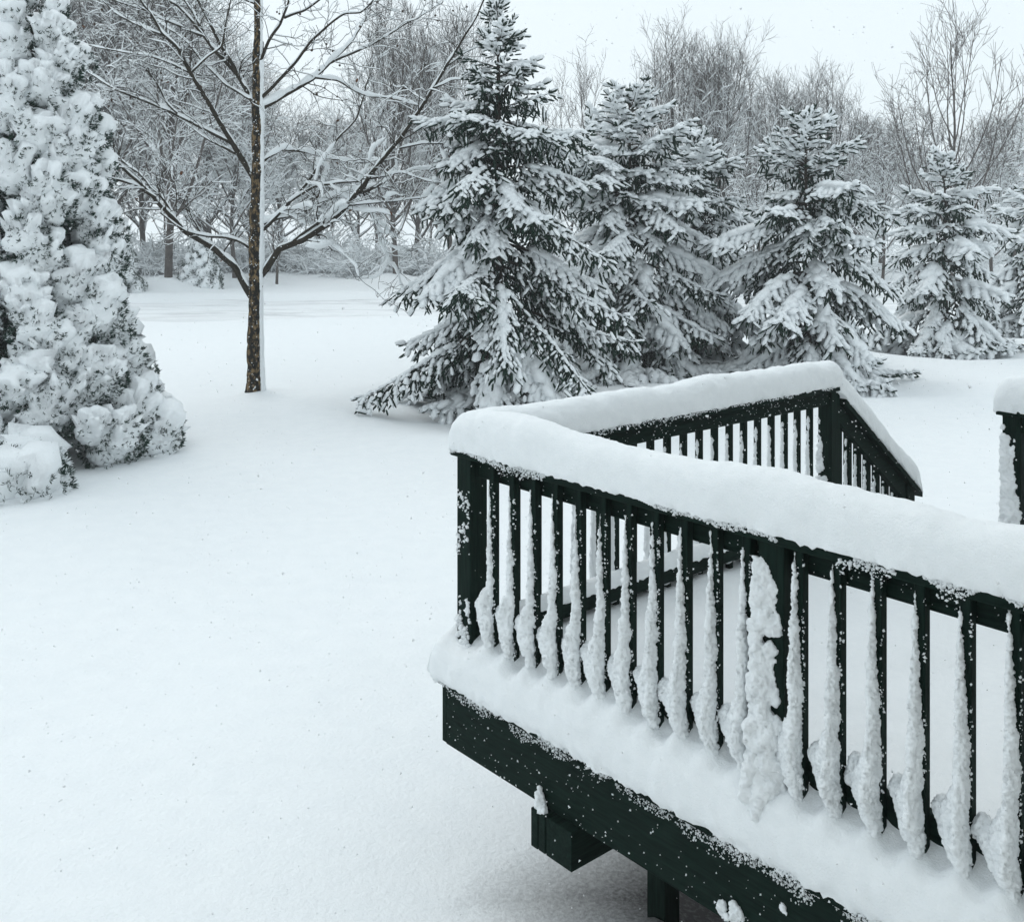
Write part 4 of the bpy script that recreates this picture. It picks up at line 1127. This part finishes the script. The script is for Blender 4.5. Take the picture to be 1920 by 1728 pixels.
# ------------------------------------------------------------------ conical juniper on the left
def juniper(name, x0, y0, h, rad, seed, label, det=1.0, nclump=190, group=None):
    r = rng(seed)
    root = empty(name, (x0, y0, 0.0)); tag(root, label, "tree", group)
    zz = np.linspace(-0.2, h * 0.9, 14)
    v, q = tubes(np.stack([0 * zz, 0 * zz, zz], -1)[None], (0.10 * (1 - zz / h) + 0.02)[None], 8)
    link("trunk", make_mesh("trunk", v, q), M_SBARK, root)
    GF, GS = Geo(), Geo()
    shells = (ico(4), ico(3)) if det < 1.5 else (ico(2), ico(2))
    up = np.array([0, 0, 1.0])
    FO, FD, FL = [], [], []
    ga = math.pi * (3 - math.sqrt(5))
    for i in range(nclump):
        t = (i + 0.5) / nclump
        f = t ** 0.68                                   # more clumps low down; f = distance from the top
        z = h * (1 - f) * 0.985 + 0.05
        az = i * ga + r.normal() * 0.3
        rr = rad * (0.07 + 0.93 * np.interp(f, [0, 0.05, 0.17, 0.28, 0.39, 0.5, 0.65, 0.77, 0.85, 0.95, 1.0], [0, 0.16, 0.33, 0.42, 0.49, 0.55, 0.60, 0.72, 0.82, 1.0, 1.0])) * r.uniform(0.82, 1.06)
        out = np.array([math.cos(az), math.sin(az), 0.0]); tan = np.array([-math.sin(az), math.cos(az), 0])
        s = np.interp(f, [0, 0.15, 0.6, 1], [0.16, 0.23, 0.34, 0.38]) * r.uniform(0.70, 1.40)
        c = out * (rr - s * 0.55) + up * z
        c[2] = max(c[2], 0.10)
        ax = norm(out * 0.75 + up * 0.55 + 0.25 * r.normal(size=3)); bx = norm(np.cross(ax, up)); cx = np.cross(bx, ax)
        # foliage: sprays over the clump's surface
        nf = int(185 / det ** 1.5 * (s / 0.28) ** 2)
        dd = norm(r.normal(size=(nf, 3)) + out * 0.35)
        pos = c + (dd[:, 0:1] * ax * 1.0 + dd[:, 1:2] * bx * 1.0 + dd[:, 2:3] * cx * 0.8) * s * 1.0
        dirv = norm(pos - c + out * 0.12 + up * 0.20 * s + 0.10 * r.normal(size=(nf, 3)))
        FO.append(pos - dirv * 0.05); FD.append(dirv); FL.append(r.uniform(0.045, 0.09, nf) * det ** 0.4)
        # snow cap: lumpy shell over the upper outside of the clump
        load = r.uniform(0.38, 1.0) * (1.0 if det < 2 else 0.6)
        big_v, big_t = shells[0 if math.sin(az) < 0.25 else 1]
        v = big_v.copy()
        lump = 1 + 0.16 * fbm(v * 1.8 + i * 3.7, 2, seed) + 0.10 * fbm(v * 3.6 + i, 2, seed + 1) + 0.035 * fbm(v * 11.0 + i, 2, seed + 3)
        V = (v[:, 0:1] * ax * 1.05 + v[:, 1:2] * bx * 1.10 + v[:, 2:3] * cx * 0.86) * s * lump[:, None] * 0.98
        nrm_up = norm(V)[:, 2] + 0.35 * (norm(V) @ out) + 0.42 * fbm(v * 3.8 + i * 1.7, 3, seed + 2)
        cov = np.clip((nrm_up - (1.06 - 0.54 * load)) / 0.24, 0, 1)            # 1 where snow lies
        V = V * (0.58 + 0.49 * cov)[:, None] + up * (0.05 * cov)[:, None]
        GS.add(c + V, None, big_t)
    O, D, L = np.concatenate(FO), np.concatenate(FD), np.concatenate(FL)
    ok = O[:, 2] > 0.0; O, D, L = O[ok], D[ok], L[ok]; n = len(O)
    S = norm(np.cross(D, r.normal(size=(n, 3)))); U = np.cross(S, D)
    # spray: a fan of narrow blades
    bl = []
    for k in range(5):
        a = (k - 2) * 0.36 + 0.1 * r.normal(); ln = 1 - 0.08 * abs(k - 2) + 0.12 * r.normal(); w = 0.080; zz_ = 0.25 * r.normal()
        d = np.array([math.cos(a), math.sin(a), zz_]); p = np.array([-math.sin(a), math.cos(a), 0])
        bl += [0.1 * d + p * 0.02, d * 0.6 * ln + p * w, d * ln, d * 0.6 * ln - p * w]
    bv = np.array(bl); bq = np.arange(20).reshape(5, 4)
    fr = r.random(n) < 0.08 + 0.26 * np.clip(D[:, 2], 0, 1)                    # sprays white with rime
    G = Geo()
    for sel_, GG in ((~fr, G), (fr, GS)):
        GG.add(instance(bv, O[sel_], (D * L[:, None])[sel_], (S * (L * 0.9)[:, None])[sel_], (U * (L * 0.5)[:, None])[sel_]), inst_faces(bq, 20, sel_.sum()))
    link("crown", G.mesh("crown", False), M_JUNIPER, root)
    link("snow", GS.mesh("snow"), M_TREESNOW, root)
    return root
juniper("juniper_tree", JUN[0], JUN[1], 5.75, 1.56, 71, "big conical evergreen buried in rounded snow clumps beside the lawn", 1.0, 205)
# low snowed-over shrub at its foot
juniper("low_shrub", px(20, 900, 10.9)[0] - 0.2, 10.7, 0.36, 1.05, 72, "low shrub buried under smooth snow at the big evergreen's foot", 1.6, 26)

# small evergreens beyond the road
for (u, d, h, rd_, sd, lb) in ((205, 40.5, 2.6, 1.1, 81, "small snowy evergreen beyond the road, half hidden by the big evergreen"),
                              (365, 43.2, 2.4, 1.15, 82, "small bushy evergreen behind the forked stem beyond the road")):
    juniper("small_evergreen", (u - 960) / F * d, d + 0.8, h, rd_, sd, lb, 2.6, 60)

# ------------------------------------------------------------------ bare background trees
def bare(seed, h, crown_r, stems, n1, n2, n3, up=0.5, ang=0.75, twig=0.010, snow=0.5, base=0.16, stemr=0.011, ks=(5, 4, 3), ss=4):
    """returns meshes trunk, branches, snow of a leafless tree of height h"""
    r = rng(seed)
    K = 10; s = np.linspace(0, 1, K)
    tp = np.stack([0.15 * vnoise(np.stack([s * 3, 0 * s, 0 * s + seed], -1), 1), 0.15 * vnoise(np.stack([s * 3, 0 * s, 0 * s + seed], -1), 2), -0.3 + s * h * 0.93], -1)
    tr_ = h * stemr * (1.04 - s) + 0.012
    T0, R0_ = tp[None], tr_[None]
    # main ascending stems
    n = stems
    t = base + (0.72 - base) * (np.arange(n) + r.random(n)) / n
    o = np.stack([np.interp(t, s, tp[:, j]) for j in range(3)], -1)
    az = np.arange(n) * 2.4 + r.normal(size=n) * 0.4
    ln = np.interp(t, [base, 0.45, 0.75], [0.66, 0.55, 0.34]) * h * r.uniform(0.8, 1.1, n)
    C = np.empty((n, K, 3)); C[:, 0] = o
    el = np.interp(t, [base, 0.7], [math.radians(28), math.radians(62)]) + 0.1 * r.normal(size=n)
    d = np.stack([np.cos(az) * np.cos(el), np.sin(az) * np.cos(el), np.sin(el)], -1)
    for i in range(1, K):
        d = norm(d + np.array([0, 0, up * 0.24]) + 0.07 * r.normal(size=(n, 3)))
        C[:, i] = C[:, i - 1] + d * (ln / (K - 1))[:, None]
    hr = np.hypot(C[:, :, 0], C[:, :, 1]); mx = hr.max()
    sc = crown_r / mx
    C[:, :, :2] = C[:, :, :2] * sc
    Rm = (np.interp(t, s, tr_) * 0.62)[:, None] * np.linspace(1, 0.2, K)[None]
    P1 = np.concatenate([C, T0]); R1 = np.concatenate([Rm, R0_])
    a1, b1 = grow(P1, R1, n1, 0.2, 1.0, 0.20 * h, 0.11 * h, ang * 0.85, up * 0.8, ks[0], seed + 1, 0.15, 0.5, 0.35, twig * 1.3)
    a2, b2 = grow(a1, b1, n2, 0.1, 1.0, 0.10 * h, 0.07 * h, ang, up * 0.6, ks[1], seed + 2, 0.20, 0.7, 0.5, twig)
    a3, b3 = grow(a2, b2, n3, 0.15, 1.0, 0.055 * h, 0.04 * h, ang, up * 0.4, ks[2], seed + 3, 0.22, 0.8, 0.6, twig * 0.8)
    v, q = tubes(T0, R0_, 8); mt = make_mesh("trunk", v, q)
    G = Geo()
    for a, b, sd in ((C, Rm, 5), (a1, b1, 3), (a2, b2, 3), (a3, b3, 3)): G.add(*tubes(a, b, sd))
    mc = G.mesh("crown")
    G = Geo()
    for a, b, kp in ((C, Rm, 1.0), (a1, b1, snow * 1.2), (a2, b2, snow), (a3, b3, snow * 0.8)):
        # less snow stays on the airy top
        sel = a[:, :, 2].mean(1) < h * (0.55 + 0.55 * r.random(len(a)) ** 1.5)
        if sel.sum() < 2: continue
        sv = snow_tubes(a[sel], b[sel], a=0.8, b=0.011 * (0.6 + snow), sides=ss, seed=seed, thr=0.25, keep=min(1.0, kp), lump=0.6)
        if sv is not None: G.add(*sv)
    ms = G.mesh("snow")
    return mt, mc, ms

def tree_thing(name, meshes, loc, rz, label, group, sc=1.0):
    o = empty(name, loc, rz); o.scale = (sc, sc, sc)
    tag(o, label, "tree", group)
    link("trunk", meshes[0], M_TWIG, o); link("crown", meshes[1], M_TWIG, o); link("snow", meshes[2], M_TREESNOW, o)
    return o
DENSE = bare(201, 14.5, 4.2, 16, 240, 1700, 3600, 0.45, 0.8, 0.0095, 0.95, 0.14)
VASE = bare(202, 12.0, 2.7, 20, 230, 1400, 2500, 0.85, 0.55, 0.008, 0.9, 0.16)
VASE2 = bare(203, 12.0, 3.1, 18, 220, 1300, 2300, 0.75, 0.6, 0.008, 1.0, 0.14)
ASH = bare(204, 11.8, 3.6, 13, 170, 650, 600, 0.80, 0.60, 0.010, 0.25, 0.08, 0.0075)
SNOWY = bare(205, 9.0, 3.6, 14, 150, 1000, 1900, 0.25, 0.85, 0.009, 1.6, 0.2)
GB = "bare trees beyond the road"
def bt(mesh, u, d, rz, sc, label):
    x = (u - 960) / F * d
    z = float(ground_z(np.array([x]), np.array([d]))[0])
    return tree_thing("bare_tree", mesh, (x, d, z - 0.05), rz, label, GB, sc)
bt(DENSE, 60, 47, 0.3, 1.08, "dense bare tree rising behind the tip of the big conical evergreen")
bt(DENSE, 205, 49, 2.0, 1.12, "dense dark bare tree just right of the big conical evergreen, beyond the road")
bt(DENSE, 322, 43.5, 4.1, 0.98, "dense bare tree rising from a snow mound before the small bushy evergreen")
bt(SNOWY, 440, 50, 1.0, 1.05, "snow-covered bare tree behind the left limbs of the sycamore")
bt(VASE, 735, 48.5, 0.5, 1.02, "upright bare tree on a snow mound by the road, left of the tallest spruce")
bt(VASE2, 845, 51, 1.5, 1.08, "upright dense bare tree directly behind the left side of the tallest spruce")
bt(SNOWY, 600, 60, 2.0, 1.0, "pale snow-covered bare tree seen through the right limbs of the sycamore")
bt(ASH, 1090, 74, 1.0, 1.20, "faint thin bare tree between the tallest spruce and the next spruce")
bt(VASE, 1262, 50, 2.2, 0.98, "bushy upright bare tree, left half of the tall pair behind the second spruce")
bt(VASE2, 1345, 51, 3.3, 0.98, "bushy upright bare tree, right half of the tall pair behind the second spruce")
bt(VASE2, 1465, 53, 4.4, 0.86, "rounded bare tree behind the left shoulder of the broad spruce")
bt(VASE, 1550, 54, 5.2, 0.85, "rounded bare tree behind the right shoulder of the broad spruce")
bt(ASH, 1782, 43, 0.4, 1.0, "tall sparse bare tree with long upright stems behind the smaller spruce")
bt(SNOWY, 1650, 58, 3.0, 1.0, "snow-flecked bare tree between the broad spruce and the sparse tall tree")
bt(SNOWY, 1900, 56, 4.0, 1.0, "snow-flecked bare tree behind the last small spruce")
RANK = [
    "bare tree in the wood behind the upper right edge of the big conical evergreen",
    "bare tree in the wood behind the thick stem on the snow mound",
    "bare tree in the wood behind the lowest left limb of the sycamore",
    "bare tree in the wood straight behind the sycamore stem",
    "snowy bare tree in the wood rising above the young tree",
    "snowy bare tree in the wood behind the grey twiggy shrub",
    "upright bare tree in the wood behind the longest right limb of the sycamore",
    "bare tree in the wood showing over the left shoulder of the second spruce",
    "bare tree in the wood between the tall upright pair and the rounded pair",
    "bare tree in the wood showing over the right shoulder of the broad spruce",
    "snowy bare tree in the wood behind the left stems of the sparse tall tree",
    "bare tree in the wood behind the tall upright pair",
    "snowy bare tree in the wood low behind the second spruce's tip",
    "bare tree in the wood behind the right stems of the sparse tall tree"]
for i, (m_, u, d, sc) in enumerate(((DENSE, 128, 54, 1.05), (DENSE, 265, 57, 1.0), (DENSE, 392, 56, 0.95), (DENSE, 470, 62, 0.85), (SNOWY, 520, 60, 1.0), (SNOWY, 668, 63, 1.05), (VASE2, 782, 59, 1.05),
                                    (VASE, 1135, 62, 0.75), (VASE, 1405, 61, 0.85), (VASE2, 1612, 60, 0.72), (SNOWY, 1705, 62, 1.0), (VASE2, 1300, 60, 1.0), (SNOWY, 1180, 58, 1.0), (VASE2, 1860, 62, 0.72))):
    bt(m_, u, d, 0.9 * i, sc, RANK[i])
# sapling by the road
sp = bare(209, 3.6, 0.9, 7, 40, 120, 160, 0.5, 0.7, 0.009, 1.0, 0.3, 0.016)
tree_thing("young_tree", sp, ((515 - 960) / F * 46, 46, 0.2), 0, "young snowy tree with a thin dark stem right of the sycamore, beyond the road", None)

for i, (u, d, sc, lb) in enumerate(((1075, 47, 0.72, "snow-covered bare tree filling the gap right of the tallest spruce"), (1235, 46, 0.62, "low snow-covered bare tree under the tall upright pair"), (1420, 45, 0.66, "low snow-covered bare tree filling the gap left of the broad spruce"),
                                  (1655, 46, 0.70, "low snow-covered bare tree filling the gap right of the broad spruce"), (1860, 48, 0.75, "low snow-covered bare tree between the two smallest spruces"))):
    bt(SNOWY, u, d, 0.7 + 1.3 * i, sc, lb)
# snowy thicket shrubs on the verge
def shrub(seed, h, w, n, per=9, k1=5):
    r = rng(seed)
    C = np.empty((n, 7, 3)); C[:, 0] = np.stack([r.normal(size=n) * w * 0.28, r.normal(size=n) * w * 0.28, np.zeros(n) - 0.05], -1)
    d = norm(np.stack([r.normal(size=n) * 0.55, r.normal(size=n) * 0.55, np.full(n, 1.0)], -1)); ln = h * r.uniform(0.5, 1.05, n)
    for i in range(1, 7):
        d = norm(d + 0.17 * r.normal(size=(n, 3)) + np.array([0, 0, -0.06 * i])); C[:, i] = C[:, i - 1] + d * (ln / 6)[:, None]
    R = np.full((n, 7), 0.012) * np.linspace(1, 0.5, 7)
    a1, b1 = grow(C, R, n * per, 0.2, 1, 0.3 * h, 0.22 * h, 0.8, 0.1, k1, seed + 1, 0.2, 0.9, 0.6, 0.008)
    G = Geo(); G.add(*tubes(C, R, 3)); G.add(*tubes(a1, b1, 3)); m1 = G.mesh("stems")
    G = Geo(); G.add(*snow_tubes(C, R, 0.9, 0.022, 4, seed, 0.1)); G.add(*snow_tubes(a1, b1, 0.9, 0.022, 4, seed, 0.15, 0.9)); m2 = G.mesh("snow")
    return m1, m2
SH = [shrub(221, 2.4, 2.6, 120), shrub(222, 1.8, 2.2, 100)]
for i, (u, d, k, sc, lb) in enumerate(((690, 51, 0, 1.0, "grey twiggy shrub on the verge left of the upright tree's mound"), (640, 55, 1, 1.3, "snow-covered shrub on the verge right of the young tree"),
                                   (575, 58, 0, 1.2, "snow-covered shrub far back behind the sycamore stem"), (440, 57, 1, 1.4, "snow-covered shrub behind the small bushy evergreen"),
                                   (270, 55, 0, 1.2, "snow-covered shrub behind the forked stem's mound"), (780, 53, 1, 1.4, "snow-covered shrub behind the left skirt of the tallest spruce"))):
    o = empty("snowy_shrub", ((u - 960) / F * d, d, 0.25), i * 1.1); o.scale = (sc, sc, sc)
    tag(o, lb, "shrub", "snowy shrubs on the far verge")
    link("stems", SH[k][0], M_TWIG, o); link("snow", SH[k][1], M_TREESNOW, o)

# the far wood, one pale mass
r = rng(400)
GW, GS = Geo(), Geo()
far = [bare(230 + i, 10.0, 3.4 - 0.4 * i, 8, 50, 160, 200, 0.35, 0.8, 0.023, 2.8, 0.12, ks=(4, 3, 3), ss=3) for i in range(2)]
def mesh_arrays(me):
    n = len(me.vertices); v = np.empty(n * 3, np.float32); me.vertices.foreach_get("co", v)
    l = np.empty(len(me.loops), np.int32); me.loops.foreach_get("vertex_index", l)
    return v.reshape(-1, 3).astype(float), l.reshape(-1, 4)
FA = [[mesh_arrays(m) for m in f] for f in far]
for i in range(30):
    y = r.uniform(66, 112); u = -120 + 2180 * (i + r.random()) / 30
    x = (u - 960) / F * y; sc = r.uniform(0.75, 1.15) * (y / 88) ** 0.35
    a = r.random() * 6.28; k = i % 2
    M = np.array([[math.cos(a), -math.sin(a), 0], [math.sin(a), math.cos(a), 0], [0, 0, 1]]) * sc
    for j, (v, q) in enumerate(FA[k]):
        (GS if j == 2 else GW).add(v @ M.T + np.array([x, y, 0.2]), q)
SA = [[mesh_arrays(m) for m in f] for f in (shrub(231, 2.4, 2.8, 18, 6, 3), shrub(232, 1.9, 2.4, 18, 6, 3))]
for i in range(60):                                     # undergrowth at the wood's edge
    y = r.uniform(52, 75); u = -60 + 2040 * (i + r.random()) / 60
    x = (u - 960) / F * y; sc = r.uniform(0.8, 1.5); a = r.random() * 6.28
    M = np.array([[math.cos(a), -math.sin(a), 0], [math.sin(a), math.cos(a), 0], [0, 0, 1]]) * sc
    for j, (v, q) in enumerate(SA[i % 2]): (GS if j else GW).add(v @ M.T + np.array([x, y, 0.2]), q)
wd = link("far_wood", GW.mesh("far_wood"), M_TWIG)
tag(wd, "far-off leafless wood fading into the falling snow", "wood", kind="stuff")
tag(link("snow", GS.mesh("far_wood_snow"), M_TREESNOW, wd), kind="stuff")

# ------------------------------------------------------------------ falling snow
r = rng(900)
def flakes(x0, x1, y0, y1, z0, z1, n, smin, smax):
    p = np.stack([r.uniform(x0, x1, n), r.uniform(y0, y1, n), r.uniform(z0, z1, n)], -1)
    return p, smin + (smax - smin) * r.random(n) ** 2.2
p1, s1 = flakes(-3.5, 5, 1.6, 6.5, 0.2, 4.2, 24000, 0.0010, 0.0030)
p2, s2 = flakes(-11, 14, 6.5, 24, 0.1, 9.5, 14000, 0.002, 0.0045)
p = np.concatenate([p1, p2]); s = np.concatenate([s1, s2])[:, None]
ov = np.array([(1, 1, 1), (-1, -1, 1), (-1, 1, -1), (1, -1, -1)], float) * 0.8; ot = np.array([(0, 2, 1), (0, 1, 3), (0, 3, 2), (1, 2, 3)])
tx, ty = to_deck(p[:, 0], p[:, 1]); ok = ~((tx > -0.2) & (ty > 0.0) & (p[:, 2] < 1.1)); p, s = p[ok], s[ok]; n = len(p)
A = norm(r.normal(size=(n, 3))); B = norm(np.cross(A, r.normal(size=(n, 3)))); C = np.cross(A, B)
G = Geo(); G.add(instance(ov, p, A * s * r.uniform(0.8, 1.5, (n, 1)), B * s, C * s * r.uniform(0.5, 1, (n, 1))), None, inst_faces(ot, 4, n))
M_FLAKE, fnt, fb = mat("snowflake")
fb.inputs["Base Color"].default_value = (0.9, 0.92, 0.94, 1); fb.inputs["Roughness"].default_value = 0.8
tl = node(fnt, "ShaderNodeBsdfTranslucent"); tl.inputs[0].default_value = (0.95, 0.96, 0.97, 1)
mx = node(fnt, "ShaderNodeMixShader"); mx.inputs[0].default_value = 0.75
fnt.links.new(fb.outputs[0], mx.inputs[1]); fnt.links.new(tl.outputs[0], mx.inputs[2])
fnt.links.new(mx.outputs[0], fnt.nodes["Material Output"].inputs["Surface"])
tag(link("falling_snow", G.mesh("falling_snow"), M_FLAKE), "small white snowflakes falling through the air", "snow", kind="stuff")

# ------------------------------------------------------------------ haze of the falling snow
M_HAZE = bpy.data.materials.new("haze"); M_HAZE.use_nodes = True
hn = M_HAZE.node_tree; hn.nodes.clear()
pv = hn.nodes.new("ShaderNodeVolumePrincipled"); pv.inputs["Color"].default_value = (0.97, 0.985, 1.0, 1); pv.inputs["Density"].default_value = 0.0015; pv.inputs["Anisotropy"].default_value = 0.0
oo = hn.nodes.new("ShaderNodeOutputMaterial"); hn.links.new(pv.outputs[0], oo.inputs["Volume"])
bm = bmesh.new(); bmesh.ops.create_cube(bm, size=1.0); me = bpy.data.meshes.new("haze"); bm.to_mesh(me); bm.free()
hz = link("haze", me, M_HAZE)
hz.scale = (380, 250, 21); hz.location = (0, 80, 8.5)
tag(hz, "pale air thick with falling snow", "haze", kind="stuff")
